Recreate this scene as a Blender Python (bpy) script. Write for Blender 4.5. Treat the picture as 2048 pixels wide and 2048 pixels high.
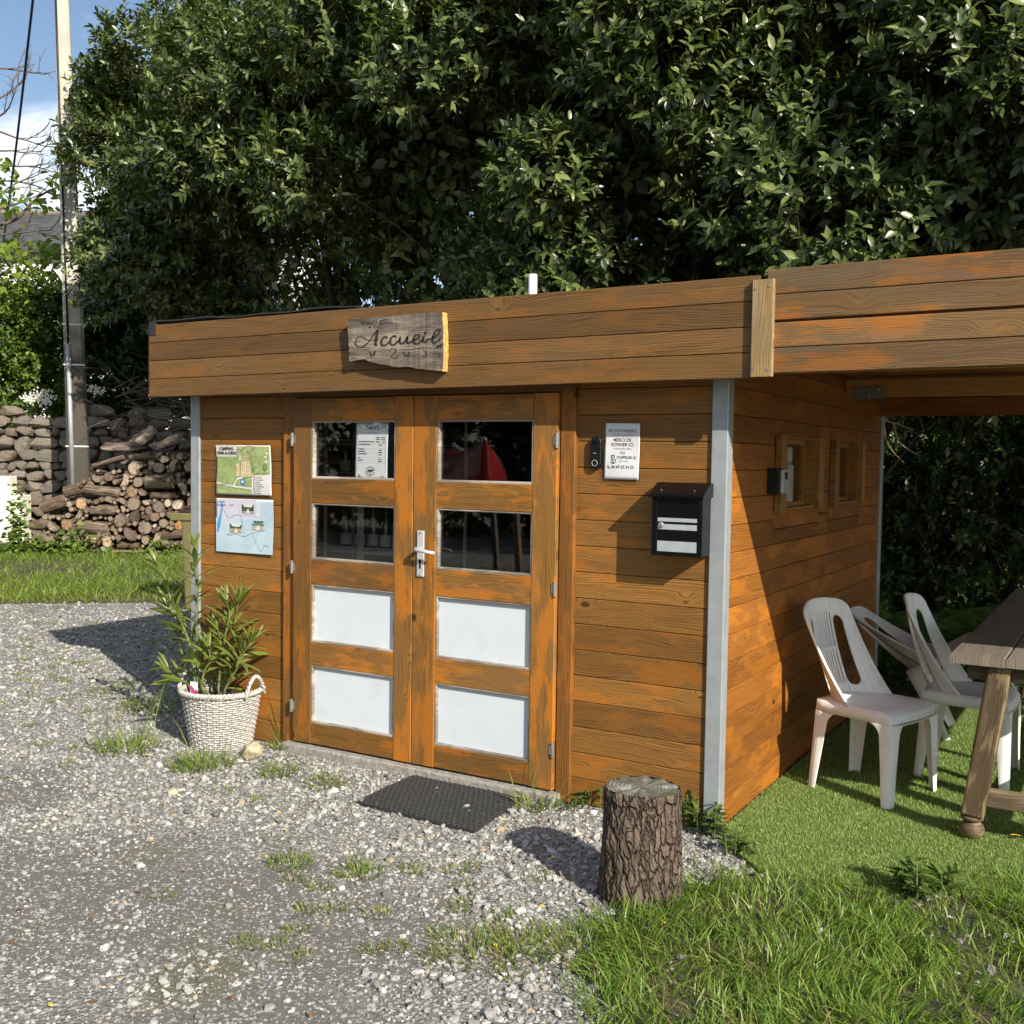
import bpy, bmesh, math, random
import numpy as np
from mathutils import Matrix, Vector

for o in list(bpy.data.objects): bpy.data.objects.remove(o)
SC = bpy.context.scene
COL = SC.collection
R = math.radians

# ---------------------------------------------------------------- camera
cam_d = bpy.data.cameras.new('camera'); cam = bpy.data.objects.new('camera', cam_d); COL.objects.link(cam)
CAM = np.array([4.6867, -4.3725, 1.5735])
YAW, PITCH, ROLL, FPX = .5342, -.0505, .0140, 2117.53     # focal length in pixels of a 2048 px picture
_f = np.array([-math.sin(YAW)*math.cos(PITCH), math.cos(YAW)*math.cos(PITCH), math.sin(PITCH)])
_r = np.array([math.cos(YAW), math.sin(YAW), 0.]); _u = np.cross(_r, _f)
CR = math.cos(ROLL)*_r + math.sin(ROLL)*_u; CU = -math.sin(ROLL)*_r + math.cos(ROLL)*_u; CF = _f
cam.matrix_world = Matrix(((CR[0], CU[0], -CF[0], CAM[0]), (CR[1], CU[1], -CF[1], CAM[1]), (CR[2], CU[2], -CF[2], CAM[2]), (0, 0, 0, 1)))
cam_d.sensor_width = 36; cam_d.lens = FPX/2048*36; cam_d.clip_end = 600; cam_d.clip_start = .05
SC.camera = cam
SC.render.resolution_x = SC.render.resolution_y = 1024

def ray(x, y): return CF + CR*(x-1024)/FPX - CU*(y-1024)/FPX
def on(x, y, axis, val):
    d = ray(x, y); return CAM + d*((val-CAM[axis])/d[axis])
GZ = -.04                                                    # level of the gravel
def gpt(x, y, z=GZ): return on(x, y, 2, z)
def depth_pt(x, y, w): return CAM + ray(x, y)*w

# ---------------------------------------------------------------- sun, sky, exposure
SUND = Vector((-1.9, 1.0, -1.27)).normalized()               # the way the light travels, from the shadows in the photograph
sl = bpy.data.lights.new('sun', 'SUN'); sl.energy = 5.0; sl.angle = R(.5); sl.color = (1, .94, .82)
sun = bpy.data.objects.new('sun', sl); COL.objects.link(sun)
sun.rotation_mode = 'QUATERNION'; sun.rotation_quaternion = SUND.to_track_quat('-Z', 'Y'); sun.location = (12, -8, 10)
wd = bpy.data.worlds.new('World'); SC.world = wd; wd.use_nodes = True
SC.view_settings.view_transform = 'Standard'; SC.view_settings.look = 'None'; SC.view_settings.gamma = 1
SC.view_settings.exposure = 0.66; SC.view_settings.use_curve_mapping = False

SC.cycles.max_bounces = 7; SC.cycles.diffuse_bounces = 3; SC.cycles.glossy_bounces = 3; SC.cycles.transmission_bounces = 4; SC.cycles.transparent_max_bounces = 10; SC.cycles.caustics_reflective = False; SC.cycles.caustics_refractive = False

# ---------------------------------------------------------------- node helper
class NT:
    def __init__(s, tree): s.t = tree; tree.nodes.clear()
    def n(s, typ, ins=None, **kw):
        nd = s.t.nodes.new(typ)
        for k, v in kw.items(): setattr(nd, k, v)
        for k, v in (ins or {}).items(): s.put(nd.inputs[k], v)
        return nd
    def put(s, sock, v):
        if isinstance(v, bpy.types.NodeSocket): s.t.links.new(v, sock)
        elif isinstance(v, bpy.types.Node): s.t.links.new(v.outputs[0], sock)
        else:
            if hasattr(sock, 'default_value'):
                dv = sock.default_value
                if hasattr(dv, '__len__') and not hasattr(v, '__len__'): v = (v,)*len(dv)
                if hasattr(dv, '__len__') and len(dv) == 4 and len(v) == 3: v = tuple(v)+(1,)
                sock.default_value = v
    def math(s, op, a, b=0., c=0., clamp=False):
        return s.n('ShaderNodeMath', {0: a, 1: b, 2: c}, operation=op, use_clamp=clamp).outputs[0]
    def vmul(s, a, b): return s.n('ShaderNodeVectorMath', {0: a, 1: b}, operation='MULTIPLY').outputs[0]
    def vadd(s, a, b): return s.n('ShaderNodeVectorMath', {0: a, 1: b}, operation='ADD').outputs[0]
    def mix(s, f, a, b, typ='MIX'):
        nd = s.n('ShaderNodeMix', data_type='RGBA', blend_type=typ)
        s.put(nd.inputs[0], f); s.put(nd.inputs[6], a); s.put(nd.inputs[7], b); return nd.outputs[2]
    def ramp(s, f, pts, interp='LINEAR'):
        nd = s.n('ShaderNodeValToRGB'); s.put(nd.inputs[0], f); cr = nd.color_ramp; cr.interpolation = interp
        while len(cr.elements) < len(pts): cr.elements.new(.5)
        for e, (p, c) in zip(cr.elements, pts):
            e.position = p; e.color = (c, c, c, 1) if not hasattr(c, '__len__') else tuple(c)+(1,)
        return nd.outputs[0]
    def noise(s, v, scale=5, detail=3, rough=.55, dist=0.):
        return s.n('ShaderNodeTexNoise', {'Vector': v, 'Scale': scale, 'Detail': detail, 'Roughness': rough, 'Distortion': dist}).outputs[0]
    def step(s, v, a, b):
        return s.n('ShaderNodeMapRange', {0: v, 1: a, 2: b, 3: 0., 4: 1.}, interpolation_type='SMOOTHSTEP').outputs[0]
    def out(s, sh): s.n('ShaderNodeOutputMaterial', {'Surface': sh})
    def pr(s, col, rough=.6, bump=None, bs=.3, bd=.01, **kw):
        nd = s.n('ShaderNodeBsdfPrincipled', {'Base Color': col, 'Roughness': rough})
        for k, v in kw.items(): s.put(nd.inputs[k], v)
        if bump is not None:
            s.put(nd.inputs['Normal'], s.n('ShaderNodeBump', {'Height': bump, 'Strength': bs, 'Distance': bd}))
        return nd.outputs[0]
    def obj(s): return s.n('ShaderNodeTexCoord').outputs['Object']
    def rnd(s): return s.n('ShaderNodeObjectInfo').outputs['Random']

M = {}
def mat(name):
    m = bpy.data.materials.new(name); m.use_nodes = True; M[name] = m; return NT(m.node_tree)

def simple(name, col, rough=.5, var=.12, scale=30, bump=.0, metal=0., spec=.5, dirt=None):
    t = mat(name); v = t.obj()
    nz = t.noise(v, scale, 4)
    c = t.mix(t.step(nz, .3, .7), tuple(x*(1-var) for x in col), tuple(min(1, x*(1+var)) for x in col))
    if dirt:
        c = t.mix(t.math('MULTIPLY', t.step(t.noise(v, dirt[1], 5, .65), .48, .75), dirt[2]), c, dirt[0])
    rr = t.math('MULTIPLY_ADD', nz, .2, rough-.1)
    t.out(t.pr(c, rr, nz if bump else None, bump, .01, Metallic=metal, **{'Specular IOR Level': spec}))

# world: physical sky with broken white cloud
t = NT(wd.node_tree)
sky = t.n('ShaderNodeTexSky', sky_type='NISHITA', sun_disc=False, sun_elevation=math.asin(-SUND.z), sun_rotation=math.atan2(-SUND.x, -SUND.y))
sky.air_density = 1.0; sky.dust_density = .8; sky.ozone_density = 1.3
d = t.n('ShaderNodeTexCoord').outputs['Generated']
sep = t.n('ShaderNodeSeparateXYZ', {0: d})
up = t.math('MAXIMUM', sep.outputs[2], .04)
pl = t.n('ShaderNodeCombineXYZ', {0: t.math('DIVIDE', sep.outputs[0], t.math('ADD', up, .25)), 1: t.math('DIVIDE', sep.outputs[1], t.math('ADD', up, .25)), 2: 3.7})
cn = t.noise(pl, 1.35, 7, .56, .3)
cl = t.math('MULTIPLY', t.step(cn, .50, .66), .85)
cshade = t.mix(t.step(t.noise(pl, 3.1, 5), .35, .7), (11, 11.3, 11.8), (15.5, 15.5, 15.5))
col = t.mix(cl, sky.outputs[0], cshade)
bg = t.n('ShaderNodeBackground', {'Color': col, 'Strength': .088})
t.n('ShaderNodeOutputWorld', {'Surface': bg})

# ---------------------------------------------------------------- object helpers
WM = {}
def link(o, parent=None, mw=None):
    mw = mw or Matrix()
    COL.objects.link(o)
    if parent is not None:
        o.parent = parent; o.matrix_parent_inverse = WM[parent.name].inverted()
    o.matrix_basis = mw; WM[o.name] = mw.copy(); return o
def tag(o, label=None, cat=None, group=None, kind=None):
    if label: o['label'] = label
    if cat: o['category'] = cat
    if group: o['group'] = group
    if kind: o['kind'] = kind
    return o
def thing(name, label, cat, loc=(0, 0, 0), group=None, kind=None):
    e = bpy.data.objects.new(name, None); e.empty_display_size = .1
    link(e, None, Matrix.Translation(loc)); return tag(e, label, cat, group, kind)
def copy_tree(o, parent=None):
    c = o.copy(); COL.objects.link(c); c.parent = parent; c.matrix_parent_inverse = o.matrix_parent_inverse; WM[c.name] = WM[o.name].copy()
    for ch in o.children: copy_tree(ch, c)
    return c

class MB:
    """collects vertices and faces in world (or local) coordinates; build() links ONE mesh object"""
    def __init__(s): s.v = []; s.f = []; s.m = []; s.mi = 0
    def add(s, vs, fs):
        k = len(s.v); s.v += [tuple(p) for p in vs]; s.f += [tuple(i+k for i in f) for f in fs]; s.m += [s.mi]*len(fs); return s
    def box(s, a, b):
        (x0, y0, z0), (x1, y1, z1) = a, b
        return s.add([(x0,y0,z0),(x1,y0,z0),(x1,y1,z0),(x0,y1,z0),(x0,y0,z1),(x1,y0,z1),(x1,y1,z1),(x0,y1,z1)],
                     [(0,3,2,1),(4,5,6,7),(0,1,5,4),(1,2,6,5),(2,3,7,6),(3,0,4,7)])
    def bar(s, p, q, w, h, up=(0, 0, 1)):
        p, q = Vector(p), Vector(q); d = (q-p).normalized(); u = Vector(up); sd = d.cross(u).normalized(); u = sd.cross(d)
        vs = [e+sd*(i*w/2)+u*(j*h/2) for e in (p, q) for i, j in ((-1,-1),(1,-1),(1,1),(-1,1))]
        return s.add(vs, [(0,1,2,3),(7,6,5,4),(0,4,5,1),(1,5,6,2),(2,6,7,3),(3,7,4,0)])
    def tube(s, pts, rad, n=8, closed=False, cap=True):
        pts = [Vector(p) for p in pts]; N = len(pts)
        if not hasattr(rad, '__len__'): rad = [rad]*N
        k = len(s.v); ref = None; rings = []
        for i in range(N):
            if closed: d = pts[(i+1) % N]-pts[i-1]
            else: d = pts[min(i+1, N-1)]-pts[max(i-1, 0)]
            d.normalize()
            if ref is None: ref = Vector((0, 0, 1)) if abs(d.z) < .9 else Vector((1, 0, 0))
            a = d.cross(ref).normalized(); b = a.cross(d); ref = b
            rings.append([pts[i]+(a*math.cos(2*math.pi*j/n)+b*math.sin(2*math.pi*j/n))*rad[i] for j in range(n)])
        s.v += [tuple(p) for r in rings for p in r]
        fs = []
        for i in range(N if closed else N-1):
            i2 = (i+1) % N
            for j in range(n): fs.append((k+i*n+j, k+i*n+(j+1) % n, k+i2*n+(j+1) % n, k+i2*n+j))
        if cap and not closed: fs += [tuple(k+j for j in range(n))[::-1], tuple(k+(N-1)*n+j for j in range(n))]
        s.f += fs; s.m += [s.mi]*len(fs); return s
    def lathe(s, c, prof, n=24, cap=True):
        k = len(s.v); c = Vector(c)
        for r, z in prof:
            for j in range(n): s.v.append((c.x+r*math.cos(2*math.pi*j/n), c.y+r*math.sin(2*math.pi*j/n), c.z+z))
        fs = [(k+i*n+j, k+i*n+(j+1) % n, k+(i+1)*n+(j+1) % n, k+(i+1)*n+j) for i in range(len(prof)-1) for j in range(n)]
        if cap: fs += [tuple(k+j for j in range(n))[::-1], tuple(k+(len(prof)-1)*n+j for j in range(n))]
        s.f += fs; s.m += [s.mi]*len(fs); return s
    def grid(s, fn, nu, nv):
        k = len(s.v)
        for i in range(nu+1):
            for j in range(nv+1): s.v.append(tuple(fn(i/nu, j/nv)))
        fs = [(k+i*(nv+1)+j, k+(i+1)*(nv+1)+j, k+(i+1)*(nv+1)+j+1, k+i*(nv+1)+j+1) for i in range(nu) for j in range(nv)]
        s.f += fs; s.m += [s.mi]*len(fs); return s
    def build(s, name, mats, parent=None, mw=None, smooth=False, bevel=0, merge=False, seg=2, solid=0):
        me = bpy.data.meshes.new(name); me.from_pydata(s.v, [], s.f)
        if not isinstance(mats, (list, tuple)): mats = [mats]
        for m in mats: me.materials.append(M[m])
        if len(mats) > 1: me.polygons.foreach_set('material_index', s.m)
        if merge:
            bm = bmesh.new(); bm.from_mesh(me); bmesh.ops.remove_doubles(bm, verts=bm.verts, dist=1e-4)
            bmesh.ops.recalc_face_normals(bm, faces=bm.faces); bm.to_mesh(me); bm.free()
        if smooth: me.polygons.foreach_set('use_smooth', [True]*len(me.polygons))
        o = link(bpy.data.objects.new(name, me), parent, mw)
        if solid:
            md = o.modifiers.new('s', 'SOLIDIFY'); md.thickness = solid; md.offset = 0
        if bevel:
            md = o.modifiers.new('b', 'BEVEL'); md.width = bevel; md.segments = seg; md.limit_method = 'ANGLE'; md.angle_limit = R(40)
        return o

def np_mesh(name, V, F, mats, parent=None, mw=None, smooth=False, mi=None, Floop=None):
    """fast mesh from arrays; F: (n,3) or (n,4)"""
    me = bpy.data.meshes.new(name); V = np.asarray(V, np.float32); F = np.asarray(F, np.int32)
    n, k = F.shape
    me.vertices.add(len(V)); me.vertices.foreach_set('co', V.ravel())
    me.loops.add(n*k); me.loops.foreach_set('vertex_index', F.ravel())
    me.polygons.add(n); me.polygons.foreach_set('loop_start', np.arange(0, n*k, k, dtype=np.int32))
    if not isinstance(mats, (list, tuple)): mats = [mats]
    for m in mats: me.materials.append(M[m])
    if mi is not None: me.polygons.foreach_set('material_index', np.asarray(mi, np.int32))
    if smooth: me.polygons.foreach_set('use_smooth', np.ones(n, bool))
    me.update(calc_edges=True)
    return link(bpy.data.objects.new(name, me), parent, mw)

def frame(o, x, y, z):
    """matrix with origin o and axes x, y, z"""
    return Matrix(((x[0], y[0], z[0], o[0]), (x[1], y[1], z[1], o[1]), (x[2], y[2], z[2], o[2]), (0, 0, 0, 1)))

_pl = {}
def plank(name, o, xdir, wdir, L, w, th, matname, parent, ch=.003, gap=.0):
    """board: local x along its length, local z across its width, local -y its face; o = lower front left corner"""
    key = (round(L, 3), round(w, 3), round(th, 3), matname, ch)
    me = _pl.get(key)
    if me is None:
        c = ch; pf = [(0, c), (c, 0), (w-c, 0), (w, c), (w, th), (0, th)]     # (z, y)
        vs = [(0, y, z) for z, y in pf]+[(L, y, z) for z, y in pf]; n = 6
        fs = [(j, j+n, (j+1) % n+n, (j+1) % n) for j in range(n)]+[tuple(range(n)), tuple(range(2*n-1, n-1, -1))]
        me = bpy.data.meshes.new(name); me.from_pydata(vs, [], fs); me.materials.append(M[matname])
        bm = bmesh.new(); bm.from_mesh(me); bmesh.ops.recalc_face_normals(bm, faces=bm.faces); bm.to_mesh(me); bm.free()
        _pl[key] = me
    x = Vector(xdir).normalized(); z = Vector(wdir).normalized(); y = z.cross(x)
    return link(bpy.data.objects.new(name, me), parent, frame(o, x, y, z))
# ---------------------------------------------------------------- materials
def wood(name, dark, mid, light, orange=(.50, .15, .012), oamt=.35, grey=0., knots=.40, grain=1.12, rough=.55, gcol=(.25, .22, .18), oscale=1., edge=0.):
    t = mat(name); oc = t.obj(); rn = t.rnd()
    off = t.n('ShaderNodeCombineXYZ', {0: t.math('MULTIPLY', rn, 37.), 1: t.math('MULTIPLY', rn, 5.3), 2: t.math('MULTIPLY', rn, 71.)})
    v = t.vadd(oc, off)
    kv = t.n('ShaderNodeTexVoronoi', {'Vector': t.vmul(v, (4.2, .01, 8.0)), 'Scale': 1., 'Randomness': 1.}, feature='F1')
    dist = kv.outputs['Distance']; kc = t.n('ShaderNodeSeparateColor', {0: kv.outputs['Color']})
    has = t.math('GREATER_THAN', kc.outputs[0], knots)
    kr = t.math('MULTIPLY_ADD', kc.outputs[1], .08, .048)                      # knot radius
    nearf = t.math('MULTIPLY', has, t.math('SUBTRACT', 1., t.step(dist, .04, .42)))
    warp = t.noise(t.vmul(v, (1.3, 1., 5.)), 1., 3, .5)
    warp2 = t.noise(t.vmul(v, (5., 1., 14.)), 1., 2, .5)
    sp = t.n('ShaderNodeSeparateXYZ', {0: v})
    gz = t.math('ADD', sp.outputs[2], t.math('ADD', t.math('MULTIPLY', warp, .11), t.math('ADD', t.math('MULTIPLY', warp2, .012), t.math('MULTIPLY', nearf, .035))))
    ring = t.math('SINE', t.math('MULTIPLY', gz, 640.))
    ring = t.step(ring, .1, .95)
    gv = t.n('ShaderNodeCombineXYZ', {0: t.math('MULTIPLY', sp.outputs[0], 3.), 1: t.math('MULTIPLY', sp.outputs[1], 40.), 2: t.math('MULTIPLY', gz, 190.)})
    fine = t.noise(gv, 1., 4, .65)
    gv2 = t.n('ShaderNodeCombineXYZ', {0: t.math('MULTIPLY', sp.outputs[0], .8), 1: 0., 2: t.math('MULTIPLY', gz, 30.)})
    broad = t.noise(gv2, 1., 3, .5)
    c = t.mix(t.step(broad, .3, .72), mid, light)
    c = t.mix(t.math('MULTIPLY', t.step(fine, .44, .68), .62*grain), c, dark)
    c = t.mix(t.math('MULTIPLY', t.math('MULTIPLY', ring, t.step(broad, .30, .62)), .6*grain), c, dark)
    # the stain is worn unevenly: fresh orange patches with frayed edges
    pv = t.vmul(v, (2.6*oscale, 1., 9.*oscale)); pn = t.math('ADD', t.noise(pv, 1., 5, .62), t.math('MULTIPLY', t.math('SUBTRACT', fine, .1), .42))
    om = t.math('MULTIPLY', t.step(pn, .74-.12*oamt, .80-.11*oamt), min(.92, .3+oamt))
    c = t.mix(om, c, orange)
    if grey:
        gm = t.math('MULTIPLY', t.step(t.math('ADD', t.noise(t.vmul(v, (1.7, 1., 12.)), 1., 5, .65), t.math('MULTIPLY', fine, .2)), .56, .75), grey)
        c = t.mix(gm, c, gcol)
    tone = t.math('MULTIPLY_ADD', rn, .5, .75)
    c = t.mix(1., c, t.n('ShaderNodeCombineXYZ', {0: tone, 1: tone, 2: tone}), 'MULTIPLY')
    kd = t.math('MULTIPLY', has, t.math('SUBTRACT', 1., t.step(dist, t.math('MULTIPLY', kr, .55), kr)))
    kring = t.math('MULTIPLY', has, t.math('MULTIPLY', t.step(dist, t.math('MULTIPLY', kr, .8), kr), t.math('SUBTRACT', 1., t.step(dist, kr, t.math('MULTIPLY', kr, 2.2)))))
    c = t.mix(t.math('MULTIPLY', kring, .45), c, light)
    c = t.mix(t.math('MULTIPLY', kd, .9), c, tuple(x*.45 for x in dark))
    h = t.math('SUBTRACT', t.math('MULTIPLY', fine, -.5), t.math('ADD', t.math('MULTIPLY', ring, .3), t.math('MULTIPLY', kd, .4)))
    t.out(t.pr(c, t.math('MULTIPLY_ADD', fine, .25, rough-.1), h, .28, .004, **{'Specular IOR Level': .35}))

wood('wall_wood', (0.08414, 0.03534, 0.008014), (0.21, 0.09423, 0.01843), (0.2605, 0.1238, 0.02724), orange=(.36, .120, .013), oamt=.28)
wood('side_wood', (0.099, 0.0333, 0.0045), (0.243, 0.0846, 0.0108), (0.306, 0.117, 0.0171), oamt=.30, orange=(.42, .145, .013))
wood('fascia_wood', (0.04964, 0.02346, 0.00722), (0.1426, 0.07039, 0.01985), (0.1805, 0.09386, 0.02888), orange=(.23, .085, .012), oamt=.2, grey=.25, gcol=(.125, .085, .048))
wood('canopy_wood', (.065, .033, .013), (.160, .085, .030), (.215, .122, .048), orange=(.36, .12, .013), oamt=.36, grey=.5, gcol=(.135, .108, .072), oscale=.8)
wood('door_wood', (0.06169, 0.03001, 0.008568), (0.1842, 0.08296, 0.01542), (0.2356, 0.1103, 0.02228), orange=(.335, .112, .010), oamt=.62, grey=.4, gcol=(.14, .085, .038), oscale=1.15)
wood('jamb_wood', (0.0855, 0.0342, 0.0076), (0.209, 0.0836, 0.0152), (0.2755, 0.114, 0.02185), orange=(.38, .125, .012), oamt=.4)
wood('batten_wood', (.12, .07, .028), (.30, .19, .08), (.38, .26, .12), orange=(.22, .145, .065), oamt=.3, grey=.4, gcol=(.32, .265, .18))
wood('beam_wood', (.16, .075, .022), (.36, .19, .055), (.45, .25, .08), oamt=.1)
wood('soffit_wood', (.13, .05, .013), (.27, .12, .03), (.34, .16, .045), oamt=.1)
wood('bead_wood', (.11, .09, .07), (.24, .20, .165), (.34, .295, .25), orange=(.45, .41, .36), oamt=.5, knots=.9)
wood('shutter_wood', (0.144, 0.0612, 0.0144), (0.3096, 0.1512, 0.036), (0.3744, 0.1944, 0.0504), oamt=.05)
wood('table_wood', (.022, .014, .007), (.072, .046, .023), (.11, .074, .038), orange=(.22, .165, .09), oamt=.45, grey=.45, gcol=(.15, .12, .085), knots=.85)
wood('tabletop_wood', (0.072, 0.0552, 0.0396), (0.192, 0.1584, 0.12), (0.246, 0.2064, 0.1584), orange=(.30, .235, .145), oamt=.25, grey=.6, gcol=(.19, .172, .148), knots=.9)
wood('slab_wood', (.022, .016, .013), (.135, .106, .084), (.25, .205, .165), orange=(.33, .265, .19), oamt=.4, grey=.6, gcol=(.055, .044, .038), knots=.8, grain=1.5)
wood('pallet_wood', (.08, .06, .045), (.20, .155, .12), (.27, .22, .17), oamt=.0)

simple('slab_edge', (.55, .31, .085), .8, .3, 60, .4)
simple('burnt', (.020, .015, .012), .9)
simple('alu', (.36, .385, .40), .42, .06, 9, .0, metal=.35, dirt=((.22, .23, .235), 25, .35))
simple('steel', (.55, .55, .54), .32, .1, 60, metal=.85)
simple('bracket_grey', (.19, .20, .18), .5, .1, 60, metal=.3)
simple('handle_alu', (.66, .66, .66), .38, .05, 80, metal=.45)
simple('dark_hole', (.006, .006, .006), .9)
simple('white_panel', (.57, .61, .65), .5, .02, 6, dirt=((.40, .38, .33), 9, .16))
simple('concrete', (.27, .25, .22), .9, .25, 55, .5, dirt=((.14, .13, .11), 12, .6))
simple('black_paint', (.0035, .0035, .004), .26, .3, 80, .03, spec=.28)
simple('black_plastic', (.006, .006, .0065), .42, .2, 90, spec=.35)
simple('steel_strip', (.50, .54, .57), .34, .05, 40, metal=.4)
simple('grey_plastic', (.38, .38, .40), .4, .05, 60)
simple('felt', (.018, .018, .02), .85, .3, 120, .3)
simple('white_pvc', (.78, .79, .79), .4, .04, 20)
simple('rubber', (.022, .022, .023), .75, .35, 90, .2, dirt=((.10, .095, .09), 60, .35))
simple('wicker', (.42, .40, .37), .65, .22, 45, .3, dirt=((.30, .25, .20), 30, .45))
simple('soil', (.035, .025, .016), .95, .4, 90, .8)
simple('rock', (.38, .32, .20), .9, .3, 45, .9, dirt=((.48, .44, .35), 20, .6))
simple('sleeve', (.55, .55, .55), .15, .05, 10)
simple('paper', (.80, .80, .81), .55, .02, 12)
simple('paper_cream', (.80, .77, .72), .5, .03, 12)
simple('ink', (.035, .035, .04), .6)
simple('ink_grey', (.30, .30, .32), .6)
simple('map_green', (.42, .50, .20), .55, .16, 26)
simple('map_dark_green', (.20, .27, .11), .55, .2, 60)
simple('map_field', (.34, .43, .16), .55, .2, 45)
simple('map_plot', (.72, .58, .32), .55)
simple('map_road', (.76, .74, .66), .55)
simple('map_blue', (.05, .16, .42), .55)
simple('map_red', (.45, .10, .06), .55)
simple('route_pale', (.55, .71, .80), .5, .06, 9)
simple('route_white', (.72, .78, .84), .5, .03, 9)
simple('route_lilac', (.72, .70, .80), .5, .03, 9)
simple('route_river', (.08, .33, .66), .5, .1, 12)
simple('photo_sky', (.30, .46, .68), .5, .3, 60)
simple('photo_green', (.07, .11, .05), .5, .6, 70)
simple('photo_road', (.42, .38, .36), .5, .3, 60)
simple('pink', (.62, .06, .20), .6, .4, 70)
simple('stem', (.12, .14, .045), .6, .3, 30)
simple('bin_olive', (.13, .115, .045), .5, .05, 10)
simple('bin_lid', (.035, .018, .012), .45)
simple('cream_paint', (.70, .67, .56), .8, .05, 12, .2, dirt=((.40, .38, .30), 6, .35))
simple('house_wall', (.66, .63, .60), .9, .05, 3, .2)
simple('window_glass_dark', (.02, .025, .03), .1)
simple('window_white', (.7, .7, .7), .5)
simple('red_hull', (.40, .02, .02), .25, .1, 5)
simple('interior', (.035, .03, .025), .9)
simple('wire_white', (.55, .55, .53), .5)
simple('bottle', (.04, .05, .02), .12)
simple('bottle_label', (.50, .50, .46), .6)
simple('cable_blue', (.012, .02, .06), .6)
simple('flower_white', (.75, .74, .66), .7)
simple('dry_leaf', (.62, .44, .06), .6, .2, 60)
simple('brown_leaf', (.16, .075, .03), .8, .3, 60)
simple('dead_twig', (.115, .085, .065), .9, .3, 40, .3)
simple('gorse_yellow', (.50, .34, .02), .7)

# plastic chair: white with a grubby bloom
t = mat('chair_plastic'); v = t.obj()
n1 = t.noise(v, 14, 5, .6); n2 = t.noise(v, 90, 3)
c = t.mix(t.math('MULTIPLY', t.step(n1, .45, .75), .35), (.80, .80, .79), (.60, .585, .55))
c = t.mix(t.math('MULTIPLY', t.step(n2, .62, .75), .3), c, (.40, .37, .32))
t.out(t.pr(c, t.math('MULTIPLY_ADD', n1, .2, .38), n2, .05, .002, **{'Subsurface Weight': .0}))

# thin window glass: clear with a Fresnel reflection
t = mat('glass')
def schlick(t, f0):
    ge = t.n('ShaderNodeNewGeometry'); dt = t.n('ShaderNodeVectorMath', {0: ge.outputs['Normal'], 1: ge.outputs['Incoming']}, operation='DOT_PRODUCT').outputs['Value']
    k = t.math('POWER', t.math('SUBTRACT', 1., t.math('ABSOLUTE', dt), clamp=True), 5.); return t.math('MULTIPLY_ADD', k, 1-f0, f0)
fr = schlick(t, .045)
dirt = t.math('MULTIPLY', t.step(t.noise(t.obj(), 22, 6, .7), .55, .9), .05)
g = t.n('ShaderNodeBsdfGlossy', {'Color': (.95, .97, .97, 1), 'Roughness': .015})
tr = t.n('ShaderNodeBsdfTransparent', {'Color': (.95, .96, .96, 1)})
m1 = t.n('ShaderNodeMixShader', {0: t.math('MULTIPLY', fr, 1.25, clamp=True), 1: tr, 2: g})
m2 = t.n('ShaderNodeMixShader', {0: dirt, 1: m1, 2: t.n('ShaderNodeBsdfDiffuse', {'Color': (.4, .4, .38, 1)})})
t.out(m2)
# clear plastic sleeve round the notices
t = mat('clear_sleeve')
fr = schlick(t, .04)
g = t.n('ShaderNodeBsdfGlossy', {'Roughness': .12}); tr = t.n('ShaderNodeBsdfTransparent', {'Color': (.93, .93, .93, 1)})
t.out(t.n('ShaderNodeMixShader', {0: fr, 1: tr, 2: g}))

def leafmat(name, c0, c1, c2, rough=.38, trans=.28, spec=.5, tcol=None):
    t = mat(name); ri = t.n('ShaderNodeNewGeometry').outputs['Random Per Island']
    c = t.ramp(ri, [(0., c0), (.55, c1), (.93, c2), (1., tuple(x*1.25 for x in c2))])
    p = t.pr(c, rough, None, **{'Specular IOR Level': spec})
    tl = t.n('ShaderNodeBsdfTranslucent', {'Color': t.mix(1., c, tcol or (1.5, 1.7, .6), 'MULTIPLY')})
    t.out(t.n('ShaderNodeMixShader', {0: trans, 1: p, 2: tl}))
leafmat('laurel_leaf', (.028, .045, .013), (.074, .105, .028), (.180, .208, .070), .34, .2, .55)
leafmat('shrub_leaf', (.045, .08, .012), (.085, .14, .02), (.14, .20, .03), .45, .28, .4)
leafmat('ivy_leaf', (.014, .032, .008), (.026, .056, .012), (.05, .09, .02), .42, .2, .4)
leafmat('fig_leaf', (.08, .13, .014), (.13, .19, .02), (.19, .24, .03), .5, .4, .3)
leafmat('oleander_leaf', (.085, .12, .025), (.14, .18, .035), (.23, .24, .055), .38, .25, .5)
leafmat('grass_blade', (.08, .14, .015), (.135, .20, .026), (.23, .26, .055), .5, .3, .35)
leafmat('lawn_blade', (.070, .145, .014), (.125, .215, .025), (.27, .31, .07), .45, .3, .4)
leafmat('dry_blade', (.13, .11, .03), (.20, .16, .06), (.28, .23, .11), .7, .2, .2)
leafmat('turf_fibre', (.125, .205, .040), (.19, .275, .065), (.33, .39, .14), .5, .22, .3)
leafmat('fern_leaf', (.05, .10, .015), (.08, .14, .02), (.12, .18, .03), .5, .35, .3)
leafmat('weed_leaf', (.05, .09, .018), (.075, .13, .025), (.12, .17, .04), .5, .3, .3)
leafmat('pampas_blade', (.10, .12, .03), (.15, .17, .05), (.24, .24, .10), .5, .3, .4)

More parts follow.
